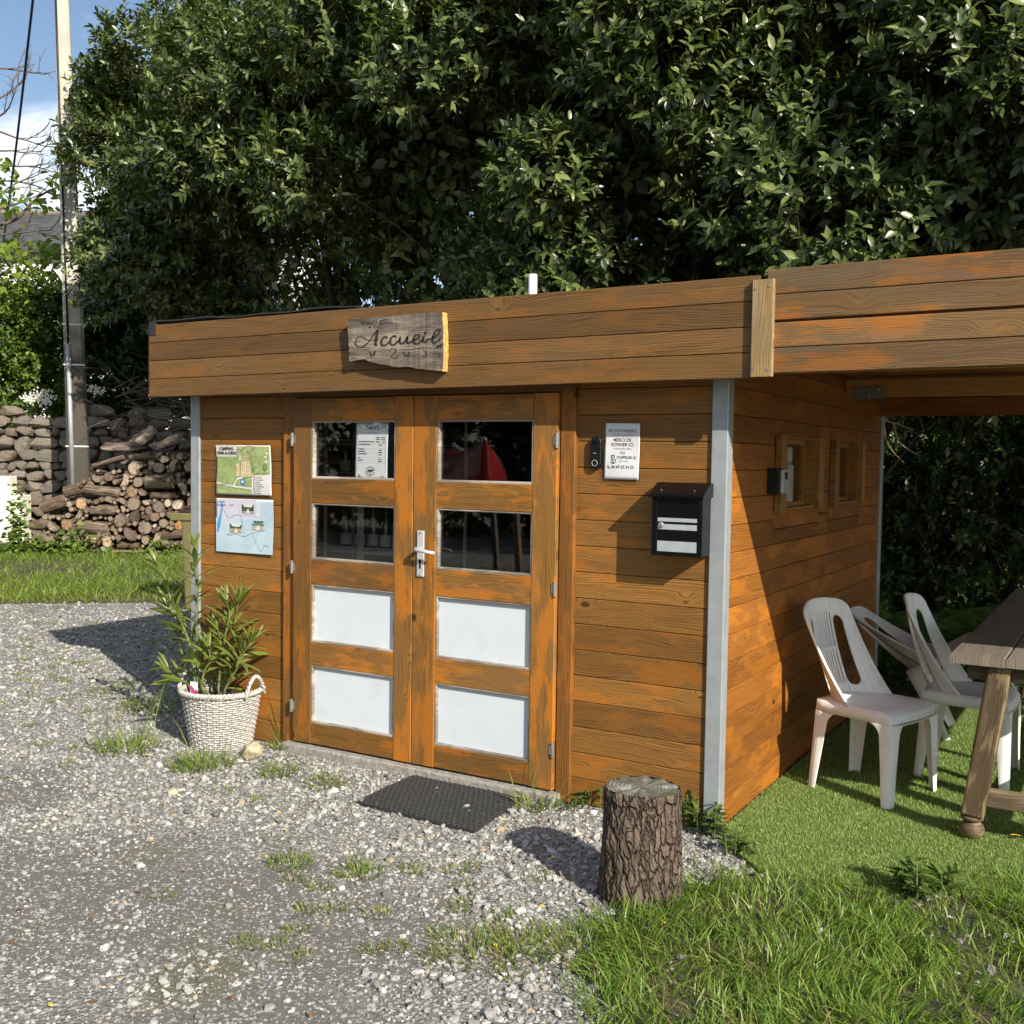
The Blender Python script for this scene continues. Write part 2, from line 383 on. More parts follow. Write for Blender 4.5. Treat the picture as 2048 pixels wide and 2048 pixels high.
# bark, pale concrete pole, logs, stones
t = mat('bark'); v = t.obj()
wv = t.vadd(v, t.vmul(t.n('ShaderNodeTexNoise', {'Vector': v, 'Scale': 9., 'Detail': 3.}).outputs['Color'], (.05, .05, .12)))
n1 = t.noise(t.vmul(v, (24, 24, 8)), 1, 6, .7); n2 = t.noise(v, 85, 5, .65)
ck = t.n('ShaderNodeTexVoronoi', {'Vector': t.vmul(wv, (34, 34, 8)), 'Scale': 1.}, feature='DISTANCE_TO_EDGE').outputs['Distance']
crk = t.step(ck, .11, .0)
c = t.mix(t.step(n1, .3, .7), (.070, .050, .037), (.175, .130, .100)); c = t.mix(t.math('MULTIPLY', t.step(n2, .52, .7), .55), c, (.215, .165, .13))
c = t.mix(t.math('MULTIPLY', t.step(t.noise(v, 6, 4), .56, .72), .4), c, (.135, .125, .105))
c = t.mix(t.math('MULTIPLY', t.math('MULTIPLY', crk, t.step(n1, .35, .6)), .62), c, (.022, .016, .011))
hh = t.math('SUBTRACT', t.math('ADD', n1, t.math('MULTIPLY', n2, .5)), t.math('MULTIPLY', crk, 1.3))
t.out(t.pr(c, .92, hh, 1., .014, **{'Specular IOR Level': .15}))
t = mat('stump_top'); v = t.obj(); sp = t.n('ShaderNodeSeparateXYZ', {0: v})
rr = t.math('SQRT', t.math('ADD', t.math('POWER', sp.outputs[0], 2.), t.math('POWER', sp.outputs[1], 2.)))
rg = t.math('SINE', t.math('ADD', t.math('MULTIPLY', rr, 420.), t.math('MULTIPLY', t.noise(v, 9, 3), 9.)))
c = t.mix(t.step(rg, -.2, .9), (.17, .155, .135), (.10, .088, .074))
c = t.mix(t.math('MULTIPLY', t.step(t.noise(v, 13, 5, .6), .42, .68), .85), c, (.055, .070, .022))
c = t.mix(t.math('MULTIPLY', t.step(t.noise(t.vadd(v, (7, 3, 1)), 11, 4), .58, .68), .6), c, (.34, .34, .33))
t.out(t.pr(c, .6, rg, .25, .003))
t = mat('log_bark'); v = t.obj(); rn = t.rnd()
v2 = t.vadd(v, t.n('ShaderNodeCombineXYZ', {0: t.math('MULTIPLY', rn, 31.), 1: t.math('MULTIPLY', rn, 17.), 2: 0.}))
n1 = t.noise(t.vmul(v2, (2.2, 3.6, 3.6)), 1, 6, .7)
c = t.mix(t.step(n1, .33, .68), (.055, .035, .024), t.mix(rn, (.19, .13, .09), (.36, .28, .205)))
c = t.mix(t.math('MULTIPLY', t.step(t.noise(v2, 9, 4, .7), .55, .68), .7), c, (.03, .02, .014))
t.out(t.pr(c, .9, n1, 1., .03, **{'Specular IOR Level': .2}))
t = mat('log_end'); v = t.obj(); sp = t.n('ShaderNodeSeparateXYZ', {0: v}); rn = t.rnd()
rr = t.math('SQRT', t.math('ADD', t.math('POWER', sp.outputs[1], 2.), t.math('POWER', sp.outputs[2], 2.)))
ang = t.math('ARCTAN2', sp.outputs[1], sp.outputs[2])
rg = t.math('SINE', t.math('ADD', t.math('MULTIPLY', rr, 34.), t.math('MULTIPLY', t.noise(v, 2.2, 3), 6.)))
crack = t.step(t.noise(t.n('ShaderNodeCombineXYZ', {0: t.math('MULTIPLY', ang, 2.2), 1: t.math('MULTIPLY', rn, 50.), 2: t.math('MULTIPLY', rr, .6)}), 1.6, 2), .58, .66)
base = t.ramp(rn, [(0., (.10, .08, .065)), (.25, (.20, .155, .12)), (.5, (.33, .26, .195)), (.75, (.44, .35, .26)), (.86, (.22, .165, .12)), (.9, (.50, .26, .09)), (1., (.62, .53, .43))])
c = t.mix(t.math('MULTIPLY', t.step(rg, 0., 1.), .35), base, (.10, .07, .05))
c = t.mix(t.math('MULTIPLY', crack, .8), c, (.04, .03, .022))
c = t.mix(t.math('MULTIPLY', t.step(t.math('ADD', t.noise(v, 2.6, 5, .65), t.math('MULTIPLY', t.step(rr, .75, 1.0), .25)), .48, .72), .75), c, (.075, .055, .042))
t.out(t.pr(c, .9, t.math('SUBTRACT', t.math('MULTIPLY', rg, .3), t.math('MULTIPLY', crack, 2.)), .6, .01, **{'Specular IOR Level': .2}))
t = mat('pole_concrete'); v = t.obj()
n1 = t.noise(v, 2.2, 5, .6); n2 = t.n('ShaderNodeTexVoronoi', {'Vector': v, 'Scale': 55.}, feature='F1').outputs['Distance']
c = t.mix(t.step(n1, .3, .7), (.33, .305, .25), (.44, .41, .345)); c = t.mix(t.math('MULTIPLY', t.step(n2, .32, .15), .4), c, (.60, .56, .47))
sp = t.n('ShaderNodeSeparateXYZ', {0: v})
c = t.mix(t.math('MULTIPLY', t.step(t.math('ADD', sp.outputs[2], t.math('MULTIPLY', n1, 1.5)), 4.7, 3.5), .95), c, t.mix(t.step(n2, .3, .1), (.040, .034, .026), (.14, .125, .10)))   # tree shade over the lower shaft, painted into the colour
t.out(t.pr(c, .95, n2, .5, .01))
t = mat('wall_stone'); v = t.obj(); rn = t.rnd()
v2 = t.vadd(v, t.n('ShaderNodeCombineXYZ', {0: t.math('MULTIPLY', rn, 13.), 1: t.math('MULTIPLY', rn, 29.), 2: 0.}))
n1 = t.noise(v2, 7, 6, .65); n2 = t.noise(v2, 34, 4, .6)
base = t.ramp(rn, [(0., (.20, .175, .14)), (.4, (.31, .27, .21)), (.7, (.27, .205, .145)), (1., (.40, .36, .295))])
c = t.mix(t.step(n1, .35, .7), base, (.115, .10, .082)); c = t.mix(t.math('MULTIPLY', t.step(n2, .56, .7), .6), c, (.42, .39, .33))
t.out(t.pr(c, .95, t.math('ADD', n1, t.math('MULTIPLY', n2, .5)), .9, .03, **{'Specular IOR Level': .2}))
simple('wall_mortar', (.075, .065, .052), .98, .35, 14, .8)
t = mat('slate'); v = t.obj()
n1 = t.noise(t.vmul(v, (1.6, 1.6, 5.5)), 2, 4); c = t.mix(t.step(n1, .35, .7), (.035, .035, .038), (.085, .08, .075))
t.out(t.pr(c, .7, n1, .4, .03))

# gravel ground and its loose stones; trodden earth shows through at a few spots
EARTHY = [(1.35, -2.0, .75), (1.95, -1.72, .62), (2.5, -1.62, .45), (.1, -1.35, .45), (1.0, -2.6, .8), (2.6, -2.3, .5)]
t = mat('gravel_ground'); v = t.obj()
big = t.noise(v, .75, 5, .6); mid = t.noise(v, 6, 5, .6); fine = t.noise(v, 75, 5, .7)
vo = t.n('ShaderNodeTexVoronoi', {'Vector': v, 'Scale': 62.}, feature='F1'); vr = t.n('ShaderNodeSeparateColor', {0: vo.outputs['Color']}).outputs[0]
c = t.mix(t.step(fine, .3, .7), (.10, .096, .086), (.245, .236, .214))  # dark base paints in the shade between the loose stones
st = t.ramp(vr, [(0., (.115, .112, .104)), (.5, (.29, .282, .262)), (.85, (.40, .388, .358)), (1., (.50, .485, .445))])
cov = t.math('MULTIPLY', t.step(vo.outputs['Distance'], .62, .40), t.step(mid, .30, .48))
c = t.mix(cov, c, st)
acc = 0.
for ex, ey, er in EARTHY:
    ds = t.n('ShaderNodeVectorMath', {0: v, 1: (ex, ey, GZ)}, operation='DISTANCE').outputs['Value']
    acc = t.math('MAXIMUM', acc, t.math('SUBTRACT', 1.3, t.math('DIVIDE', ds, er)))
earth = t.math('MULTIPLY', t.step(t.math('ADD', acc, t.math('MULTIPLY', t.math('SUBTRACT', mid, .5), 1.6)), .05, .75), .85)
c = t.mix(earth, c, t.mix(t.math('MULTIPLY', t.math('MULTIPLY', cov, t.step(vr, .6, .9)), .6), t.mix(fine, (.080, .073, .063), (.165, .153, .135)), st))
moss = t.math('MULTIPLY', t.step(t.math('ADD', t.noise(v, 1.7, 5, .62), t.math('MULTIPLY', fine, .12)), .62, .74), .55)
c = t.mix(moss, c, t.mix(fine, (.085, .088, .035), (.15, .135, .07)))
h = t.math('ADD', t.math('MULTIPLY', cov, t.math('SUBTRACT', 1., vo.outputs['Distance'])), t.math('MULTIPLY', fine, .35))
h = t.math('MULTIPLY', h, t.math('MULTIPLY_ADD', earth, -.8, 1.))
t.out(t.pr(c, .92, h, .6, .010, **{'Specular IOR Level': .25}))
t = mat('gravel_stone'); rn = t.rnd(); n1 = t.noise(t.obj(), 2.2, 4, .6)
c = t.ramp(rn, [(0., (.125, .122, .116)), (.3, (.265, .258, .242)), (.62, (.375, .364, .338)), (.86, (.48, .466, .43)), (.94, (.60, .583, .54)), (.96, (.40, .32, .21)), (1., (.27, .20, .15))])
c = t.mix(t.math('MULTIPLY', t.step(n1, .45, .7), .35), c, (.20, .195, .19))
t.out(t.pr(c, .85, n1, .4, .1, **{'Specular IOR Level': .3}))
t = mat('earth'); v = t.obj(); n1 = t.noise(v, 5, 5, .6); n2 = t.noise(v, 60, 4, .65)
c = t.mix(t.step(n1, .35, .7), (.050, .042, .022), (.085, .085, .03)); c = t.mix(t.math('MULTIPLY', t.step(n2, .5, .75), .4), c, (.16, .13, .08))
t.out(t.pr(c, .97, n2, .8, .02))
t = mat('turf_base'); v = t.obj(); n1 = t.noise(v, 3, 4); n2 = t.noise(v, 160, 3)
c = t.mix(n2, (.085, .12, .022), (.14, .18, .04)); t.out(t.pr(c, .9, n2, .6, .01))
# ---------------------------------------------------------------- the shed
BW, Z0 = .121, 1.779                                    # board height, a board joint
shed = thing('reception_shed', 'orange brown timber shed with flat fascia roof and glazed double door', 'shed', (1.55, 0, 0))
X = (1, 0, 0); Y = (0, 1, 0); Z = (0, 0, 1)
fw = MB()
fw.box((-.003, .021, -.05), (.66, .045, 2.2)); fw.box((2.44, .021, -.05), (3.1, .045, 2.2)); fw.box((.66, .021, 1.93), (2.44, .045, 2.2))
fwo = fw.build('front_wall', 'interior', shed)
for n in range(-3, 16):
    zb = Z0-n*BW; h = BW-.002
    if zb < -.1: continue
    plank('plank', (-.002, 0, zb), X, Z, .658, h, .02, 'wall_wood', fwo)
    plank('plank', (2.444, 0, zb), X, Z, .655, h, .02, 'wall_wood', fwo)
# side wall with two windows
WINS = [(.695, 1.515), (1.755, 2.535)]
XW = 3.163
sw = MB()
sw.box((XW-.05, .05, -.05), (XW-.021, 3.1, 1.335)); sw.box((XW-.05, .05, 1.70), (XW-.021, 3.1, 2.2))
ys = [.05]+[e for a, b in WINS for e in (a+.105, b-.095)]+[3.1]
for i in range(0, len(ys), 2): sw.box((XW-.05, ys[i], 1.335), (XW-.021, ys[i+1], 1.70))
swo = sw.build('side_wall', 'interior', shed)
def sboard(y0, y1, z0, z1, m='side_wood'): plank('plank', (XW, y0, z0), Y, Z, y1-y0, z1-z0, .02, m, swo)
rs = random.Random(4)
for n in range(-3, 16):
    zb = Z0-n*BW; zt = zb+BW-.002
    if zb >= 1.24-.12 and zb < 1.70:
        sboard(.06, .693, zb, zt); sboard(1.517, 1.753, zb, zt); sboard(2.537, 3.1, zb, zt)
        if zb < 1.243:
            for a, b in WINS: sboard(a+.001, b-.001, zb, 1.243)
    elif n in (9, 10, 11):
        sboard(.06, .905, zb, zt); sboard(.908, 3.1, zb, zt)
    elif n in (6, 13):
        sboard(.06, 1.62, zb, zt); sboard(1.623, 3.1, zb, zt)
    else: sboard(.06, 3.1, zb, zt)
for a, b in WINS:
    f = MB(); gx = XW-.062
    y0, y1, z0, z1 = a+.105, b-.095, 1.335, 1.70
    f.box((gx-.01, y0-.002, z0-.002), (XW+.002, y0+.004, z1+.002)).box((gx-.01, y1-.004, z0-.002), (XW+.004, y1+.002, z1+.002))
    f.box((gx-.01, y0, z1-.004), (XW+.003, y1, z1+.003)).box((gx-.01, y0, z0-.003), (XW+.003, y1, z0+.008))
    f.box((gx-.008, y0+.004, z0+.008), (gx+.012, y0+.03, z1-.004)).box((gx-.008, y1-.03, z0+.008), (gx+.012, y1-.004, z1-.004))
    f.box((gx-.007, y0+.03, z1-.03), (gx+.011, y1-.03, z1-.004)).box((gx-.007, y0+.03, z0+.008), (gx+.011, y1-.03, z0+.03))
    fo = f.build('window', 'shutter_wood', shed)
    MB().box((gx-.002, y0+.03, z0+.03), (gx+.002, y1-.03, z1-.03)).build('pane', 'glass', fo)
    plank('header_board', (XW+.004, a, 1.7025), Y, Z, b-a, .075, .02, 'side_wood', fo)
    plank('sill_board', (XW+.004, a, 1.247), Y, Z, b-a, .085, .02, 'side_wood', fo)
    plank('frame_board', (XW+.034, a+.105, 1.322), Z, (0, -1, 0), .384, .085, .036, 'shutter_wood', fo)
    plank('frame_board', (XW+.034, b-.006, 1.326), Z, (0, -1, 0), .380, .088, .036, 'shutter_wood', fo)
# other walls, floor and roof: the room behind the glass
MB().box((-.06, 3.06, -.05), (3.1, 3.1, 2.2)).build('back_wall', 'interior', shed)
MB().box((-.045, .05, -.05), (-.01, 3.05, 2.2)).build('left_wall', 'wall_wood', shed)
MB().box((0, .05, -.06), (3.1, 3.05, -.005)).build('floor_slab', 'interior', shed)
# grey metal corner posts
for x0, x1, y0, y1 in ((-.074, -.004, -.012, .058), (3.099, 3.172, -.014, .056), (3.104, 3.176, 3.105, 3.175)):
    MB().box((x0, y0, -.06), (x1, y1, 2.15)).build('corner_post', 'alu', shed, bevel=.004)
MB().box((3.118, -.0165, -.035), (3.152, -.0135, .02)).build('post_base_plate', 'alu', shed)
# jambs, header, sill
plank('jamb', (.735, -.021, -.03), Z, (-1, 0, 0), 1.93, .08, .045, 'jamb_wood', shed)
plank('jamb', (2.447, -.026, -.03), Z, (-1, 0, 0), 1.95, .075, .05, 'jamb_wood', shed)
plank('header', (.655, -.028, 1.884), X, Z, 1.79, .10, .045, 'fascia_wood', shed)
MB().box((.70, -.085, -.12), (2.40, .06, .006)).build('door_sill', 'concrete', shed, bevel=.008)

# the two door leaves
ZR = [(.446, .130), (.884, .571), (1.321, 1.0175), (1.758, 1.451)]      # openings, bottom first (top, bottom)
DT, DB, DY = 1.879, .018, -.047
def door_leaf(xa, xb, oa, ob):
    st = MB(); d0, d1 = DY, DY+.04
    st.box((xa, d0, DB), (oa, d1, DT)); st.box((ob, d0, DB), (xb, d1, DT))
    # stiles are the door's own mesh; they carry rails, beads, panes and panels
    me_o = None
    door = plank('door', (oa, DY, DB), Z, (-1, 0, 0), DT-DB, oa-xa, .04, 'door_wood', shed, ch=.003)
    plank('stile', (xb, DY, DB), Z, (-1, 0, 0), DT-DB, xb-ob, .04, 'door_wood', door, ch=.003)
    edges = [DB]+[e for t_, b_ in ZR for e in (b_, t_)]+[DT]
    for i in range(0, len(edges), 2):
        plank('rail', (oa+.001, DY+.0015, edges[i]), X, Z, ob-oa-.002, edges[i+1]-edges[i], .036, 'door_wood', door, ch=.003)
    for k, (zt, zb) in enumerate(ZR):
        w = .013; y0, y1 = DY+.004, DY+.03
        b = MB(); b.box((oa, y0, zb), (oa+w, y1, zt)).box((ob-w*.7, y0, zb), (ob, y1, zt)).box((oa+w, y0, zb), (ob-w*.7, y1, zb+w)).box((oa+w, y0, zt-w*.7), (ob-w*.7, y1, zt))
        b.build('bead', 'bead_wood', door, bevel=.003)
        p = MB(); p.box((oa+.006, DY+.022, zb+.006), (ob-.006, DY+.026, zt-.006))
        p.build('pane' if k > 1 else 'panel', 'glass' if k > 1 else 'white_panel', door)
    return door
dl = door_leaf(.752, 1.546, .877, 1.433)
dr = door_leaf(1.550, 2.366, 1.688, 2.237)
# lever handle on its long plate
hx = on(842.5, 1100, 1, DY)[0]; zt, zb = on(842, 1061, 1, DY)[2], on(842, 1153, 1, DY)[2]
h = MB(); h.box((hx-.021, DY-.0095, zb), (hx+.021, DY, zt)); ho = h.build('handle', 'handle_alu', dr, bevel=.003)
zl = zt-(zt-zb)*.40
MB().tube([(hx-.005, DY-.008, zl), (hx-.005, DY-.045, zl), (hx+.01, DY-.055, zl), (hx+.06, DY-.056, zl-.006), (hx+.115, DY-.05, zl-.012)], [.011, .0105, .0105, .0095, .0075], 10).build('lever', 'handle_alu', dr, smooth=True)
kh = MB(); kz = zt-(zt-zb)*.72
kh.tube([(hx, DY-.0085, kz+.012), (hx, DY-.0115, kz+.012)], .0085, 12).box((hx-.0045, DY-.0115, kz-.024), (hx+.0045, DY-.009, kz+.012)); kh.build('keyhole', 'dark_hole', dr)
for zz in (zt-.011, zb+.011):
    MB().tube([(hx, DY-.0085, zz), (hx, DY-.0125, zz)], .0048, 8).build('screw', 'steel', dr)
for d_, hxp in ((dr, 2.3685), (dl, .7455)):
    for hz in (1.66, .97, .21):
        q = MB(); q.tube([(hxp, DY-.004, hz-.035), (hxp, DY-.004, hz+.035)], .0075, 8)
        q.box((hxp-.02 if d_ is dr else hxp-.002, DY-.004, hz-.022), (hxp+.002 if d_ is dr else hxp+.02, DY-.001, hz+.022))
        q.build('hinge', 'steel', d_)

# fascia boards (they rise a little towards the canopy)
SL = .0093; fx = Vector((1, 0, SL)).normalized(); FY = -.19
fb = MB(); fb.box((-.2, FY+.026, 1.93), (3.33, FY+.05, 2.28)); fbo = fb.build('fascia', 'fascia_wood', shed)
for k in range(4):
    plank('plank', (-.212, FY, 1.895+k*.1027), fx, Z, 3.56, .1007, .0255, 'fascia_wood', fbo)
plank('corner_board', (-.2135, FY+.004, 1.897), Z, (-1, 0, 0), .40, .012, .02, 'fascia_wood', fbo)
cb = MB(); cb.box((3.4, FY+.026, 1.96), (6.5, FY+.05, 2.3)); cbo = cb.build('canopy_fascia', 'canopy_wood', shed)
for k in range(4):
    plank('plank', (3.383, FY-.001, 1.927+k*.1022+(.006 if k > 1 else 0)), fx, Z, 3.2, .100 if k != 1 else .098, .0255, 'canopy_wood', cbo)
bt = plank('batten', (3.415, FY-.0235, 1.914), Z, (-1, 0, 0), .385, .088, .022, 'batten_wood', shed)
for sx, sz in ((3.34, 2.262), (3.396, 2.27), (3.34, 1.945), (3.396, 1.94)):
    MB().tube([(sx, FY-.0225, sz), (sx, FY-.0255, sz)], .0045, 8).build('screw', 'bracket_grey', bt)
plank('left_fascia', (-.213, 3.25, 1.9), (0, -1, 0), Z, 3.41, .40, .022, 'fascia_wood', shed)
MB().box((-.19, FY+.055, 1.935), (-.078, 3.2, 1.95)).build('soffit', 'soffit_wood', shed)
MB().box((-.19, FY+.055, 1.9365), (3.3, -.018, 1.9515)).build('soffit', 'soffit_wood', shed)
# roof deck, felt and the pale turned-up edge
MB().box((-.185, FY+.06, 2.2), (3.36, 3.25, 2.285)).build('roof_deck', 'felt', shed)
ft = MB(); rs = random.Random(2)
def felt_fn(u, v):
    x = -.205+u*1.5; b = math.sin(u*9)*.004+math.sin(u*23+1)*.003
    return (x, FY-.004+v*.06, 2.308+SL*(x+.2)+b*(1 if v < .5 else .4)+(.013 if v < .3 else .004)*(1-u))
ft.grid(felt_fn, 40, 3); ft.build('felt_edge', 'felt', shed, solid=.006)
MB().box((-.216, FY-.004, 2.242), (-.155, FY+.05, 2.322)).build('corner_flashing', 'felt', shed, bevel=.006)
vp = MB(); q0 = on(1056, 590, 1, .5); q1 = on(1075, 548, 1, .5)
vp.tube([((q0[0]+q1[0])/2, .5, 2.28), ((q0[0]+q1[0])/2, .5, q1[2])], .0235, 16); vp.tube([((q0[0]+q1[0])/2-.012, .5, 2.355), ((q0[0]+q1[0])/2-.11, .5, 2.34)], .02, 14)
vp.build('vent_pipe', 'white_pvc', shed, smooth=False, bevel=.003)

# canopy: soffit boards, rafter, rear board, far posts
sf = MB(); sf.box((3.19, FY+.06, 2.125), (6.5, 3.2, 2.16)); sfo = sf.build('canopy_roof', 'felt', shed)
xx = 3.185
while xx < 6.4:
    plank('soffit_board', (xx, 3.15, 2.105), (0, -1, 0), X, 3.28, .118, .019, 'soffit_wood', sfo); xx += .12
plank('rafter', (3.166, 2.06, 1.962), X, Z, 3.3, .108, .06, 'beam_wood', shed, ch=.006)
plank('rafter', (3.166, .5, 1.985), X, Z, 3.3, .10, .06, 'beam_wood', shed, ch=.006)
bp = MB(); bx0, bx1 = on(1708, 790, 1, 2.05)[0], on(1768, 790, 1, 2.05)[0]; bz0, bz1 = on(1740, 798, 1, 2.05)[2], on(1740, 773, 1, 2.05)[2]
bp.box((bx0, 2.053, bz0), (bx1, 2.0585, bz1)); bpo = bp.build('bracket', 'bracket_grey', shed, bevel=.002)
for sx, sz in ((bx0+.025, bz1-.025), (bx1-.03, bz1-.018), ((bx0+bx1)/2, bz0+.02)):
    MB().tube([(sx, 2.0525, sz), (sx, 2.0475, sz)], .0085, 10).build('screw', 'steel', bpo)
plank('rear_board', (3.18, 3.06, 1.895), X, Z, 3.3, .118, .03, 'side_wood', shed); plank('rear_board', (3.18, 3.06, 2.015), X, Z, 3.3, .09, .03, 'side_wood', shed)
for px, py in ((6.3, -.12), (6.3, 3.0)):
    MB().box((px, py, -.06), (px+.09, py+.09, 2.1)).build('canopy_post', 'alu', shed, bevel=.004)
plank('plinth_cable', (3.15, -.02, -.02), (.8, -.3, -.35), Z, .06, .006, .006, 'black_plastic', shed, ch=.001)

# ---------------------------------------------------------------- things inside, seen dimly through the glass
rack = thing('wire_rack', 'white wire shelf rack of bottles behind the left door panes', 'rack', (1.0, .75, 0))
for zz in (.985, 1.3, 1.44, 1.02+.62):
    q = MB(); q.box((.35, .68, zz), (1.20, .685, zz+.006)); q.box((.35, .68, zz+.03), (1.20, .685, zz+.036)); q.box((.35, .95, zz), (1.20, .955, zz+.006))
    for i in range(44): q.box((.352+i*.0195, .6815, zz), (.355+i*.0195, .954, zz+.004)); q.box((.352+i*.0195, .681, zz), (.355+i*.0195, .684, zz+.034))
    q.build('shelf', 'wire_white', rack)
for px, py in ((.34, .68), (1.2, .68), (.34, .95), (1.2, .95)):
    MB().box((px, py, -.005), (px+.015, py+.015, 1.8)).build('upright', 'wire_white', rack)
prof = [(.033, 0), (.035, .01), (.035, .15), (.03, .18), (.014, .215), (.0125, .27), (.0145, .275), (.0145, .285)]
b0 = None
for k in range(16):
    x = .42+(k % 8)*.1; z = 1.0245 if k < 8 else 1.4795-.0
    z = .995 if k < 8 else 1.45
    if b0 is None:
        b0 = thing('bottle', 'dark glass bottle with pale label standing on the wire shelf', 'bottle', (x, .8, z), 'bottles on the wire rack')
        MB().lathe((x, .8, z), prof, 14).build('glass_body', 'bottle', b0, smooth=True)
        MB().lathe((x, .8, z+.03), [(.0362, 0), (.0362, .07)], 14, cap=False).build('paper_label', 'bottle_label', b0, smooth=True)
    else:
        c = copy_tree(b0); c.matrix_basis = Matrix.Translation((x, .8+.02*math.sin(k*7), z))
fp = MB(); fp.box((.62, .66, -.005), (.66, .675, 1.85)).box((1.24, .5, -.005), (1.29, .53, 1.9)); fp.build('white_cabinet_post', 'wire_white', rack)
sh = MB(); sh.box((2.96, .72, 1.30), (XW-.06, 2.6, 1.325)); sh.build('window_shelf', 'shutter_wood', shed)
for (r, z0, z1, nm, lb) in ((.060, 1.326, 1.56, 'paper_roll', 'tall white paper roll standing behind the side window'), (.052, 1.574, 1.655, 'paper_roll', 'short white paper roll on top of the tall one behind glass')):
    MB().lathe((3.035, 1.26, 0), [(.02, z1-.012), (.022, z1), (r-.004, z1), (r, z1-.006), (r, z0+.004), (r-.004, z0)], 28, cap=True).build(nm, 'paper', None, smooth=False)
    tag(bpy.data.objects[[o.name for o in bpy.data.objects if o.name.startswith('paper_roll')][-1]], lb, 'paper roll')
dk = MB().lathe((3.035, 1.26, 0), [(.05, 1.5605), (.05, 1.5735)], 20).build('roll_spacer', 'grey_plastic', None)
tag(dk, 'grey disc between the two white paper rolls behind glass', 'disc')
# ---------------------------------------------------------------- printed sheets, sign, letter box and other fittings on the walls
_tx = {}
def text2d(s, bold=0.):
    """flat triangles of a line of lettering, 1 unit high, centred on x"""
    key = (s, bold)
    if key in _tx: return _tx[key]
    cu = bpy.data.curves.new('lettering', 'FONT'); cu.body = s; cu.size = 1; cu.align_x = 'CENTER'; cu.offset = bold; cu.resolution_u = 3
    ob = bpy.data.objects.new('lettering', cu); COL.objects.link(ob)
    dg = bpy.context.evaluated_depsgraph_get(); me = bpy.data.meshes.new_from_object(ob.evaluated_get(dg))
    V = [(v.co.x, v.co.y) for v in me.vertices]; F = [tuple(p.vertices) for p in me.polygons]
    bpy.data.objects.remove(ob); bpy.data.curves.remove(cu); bpy.data.meshes.remove(me)
    _tx[key] = (V, F); return V, F
def smooth_line(pts, n=6):
    P = [pts[0]]+list(pts)+[pts[-1]]; out = []
    for i in range(1, len(P)-2):
        a, b, c, d = [np.array(q, float) for q in P[i-1:i+3]]
        for k in range(n):
            t_ = k/n; out.append(tuple(.5*((2*b)+(c-a)*t_+(2*a-5*b+4*c-d)*t_*t_+(3*b-a-3*c+d)*t_**3)))
    out.append(tuple(pts[-1])); return out

class Sheet:
    """a paper at its real place: pos(u, v) gives the point for millimetre coordinates (u right, v up)"""
    def __init__(s, pos, w, h): s.pos = pos; s.w = w; s.h = h; s.k = 0; s.mb = MB(); s.mats = []
    def _m(s, m):
        if m not in s.mats: s.mats.append(m)
        s.mb.mi = s.mats.index(m); s.k += 1
    def put(s, V, F): s.mb.add([s.pos(u, v, .0007+.00006*s.k) for u, v in V], F)
    def fill(s, pts, m, cuts=0):
        s._m(m)
        bm = bmesh.new(); f = bm.faces.new([bm.verts.new((u, v, 0)) for u, v in pts])
        bmesh.ops.triangulate(bm, faces=[f])
        if cuts: bmesh.ops.subdivide_edges(bm, edges=bm.edges[:], cuts=cuts, use_grid_fill=True); bmesh.ops.triangulate(bm, faces=bm.faces[:])
        bm.verts.index_update(); s.put([(v.co.x, v.co.y) for v in bm.verts], [tuple(v.index for v in f.verts) for f in bm.faces]); bm.free()
    def rect(s, u0, v0, u1, v1, m, n=8):
        s._m(m); k = len(s.mb.v); nu = max(1, int((u1-u0)/s.w*24)); nv = max(1, int((v1-v0)/s.h*14))
        V = [(u0+(u1-u0)*i/nu, v0+(v1-v0)*j/nv) for i in range(nu+1) for j in range(nv+1)]
        s.put(V, [(i*(nv+1)+j, (i+1)*(nv+1)+j, (i+1)*(nv+1)+j+1, i*(nv+1)+j+1) for i in range(nu) for j in range(nv)])
    def line(s, pts, w, m, sm=True):
        s._m(m); P = smooth_line(pts) if sm and len(pts) > 2 else pts; V = []; F = []
        for i, p in enumerate(P):
            a = np.array(P[max(i-1, 0)]); b = np.array(P[min(i+1, len(P)-1)]); d = b-a; d = d/(np.linalg.norm(d)+1e-9); nrm = np.array((-d[1], d[0]))*w/2
            V += [tuple(np.array(p)+nrm), tuple(np.array(p)-nrm)]
            if i: F.append((2*i-2, 2*i-1, 2*i+1, 2*i))
        s.put(V, F)
    def dots(s, a, b, n, r, m):
        for i in range(n):
            u = a[0]+(b[0]-a[0])*i/(n-1); v = a[1]+(b[1]-a[1])*i/(n-1); s.disc(u, v, r, m, 6); s.k -= 1
        s.k += 1
    def disc(s, u, v, r, m, n=14, ry=None):
        s._m(m); s.put([(u+r*math.cos(6.2832*i/n), v+(ry or r)*math.sin(6.2832*i/n)) for i in range(n)], [tuple(range(n))])
    def text(s, txt, u, v, size, m, bold=0., sx=1.):
        s._m(m); V, F = text2d(txt, bold); s.put([(u+x*size*sx, v+y*size) for x, y in V], F)
    def done(s, parent, name='print'): return s.mb.build(name, s.mats, parent)

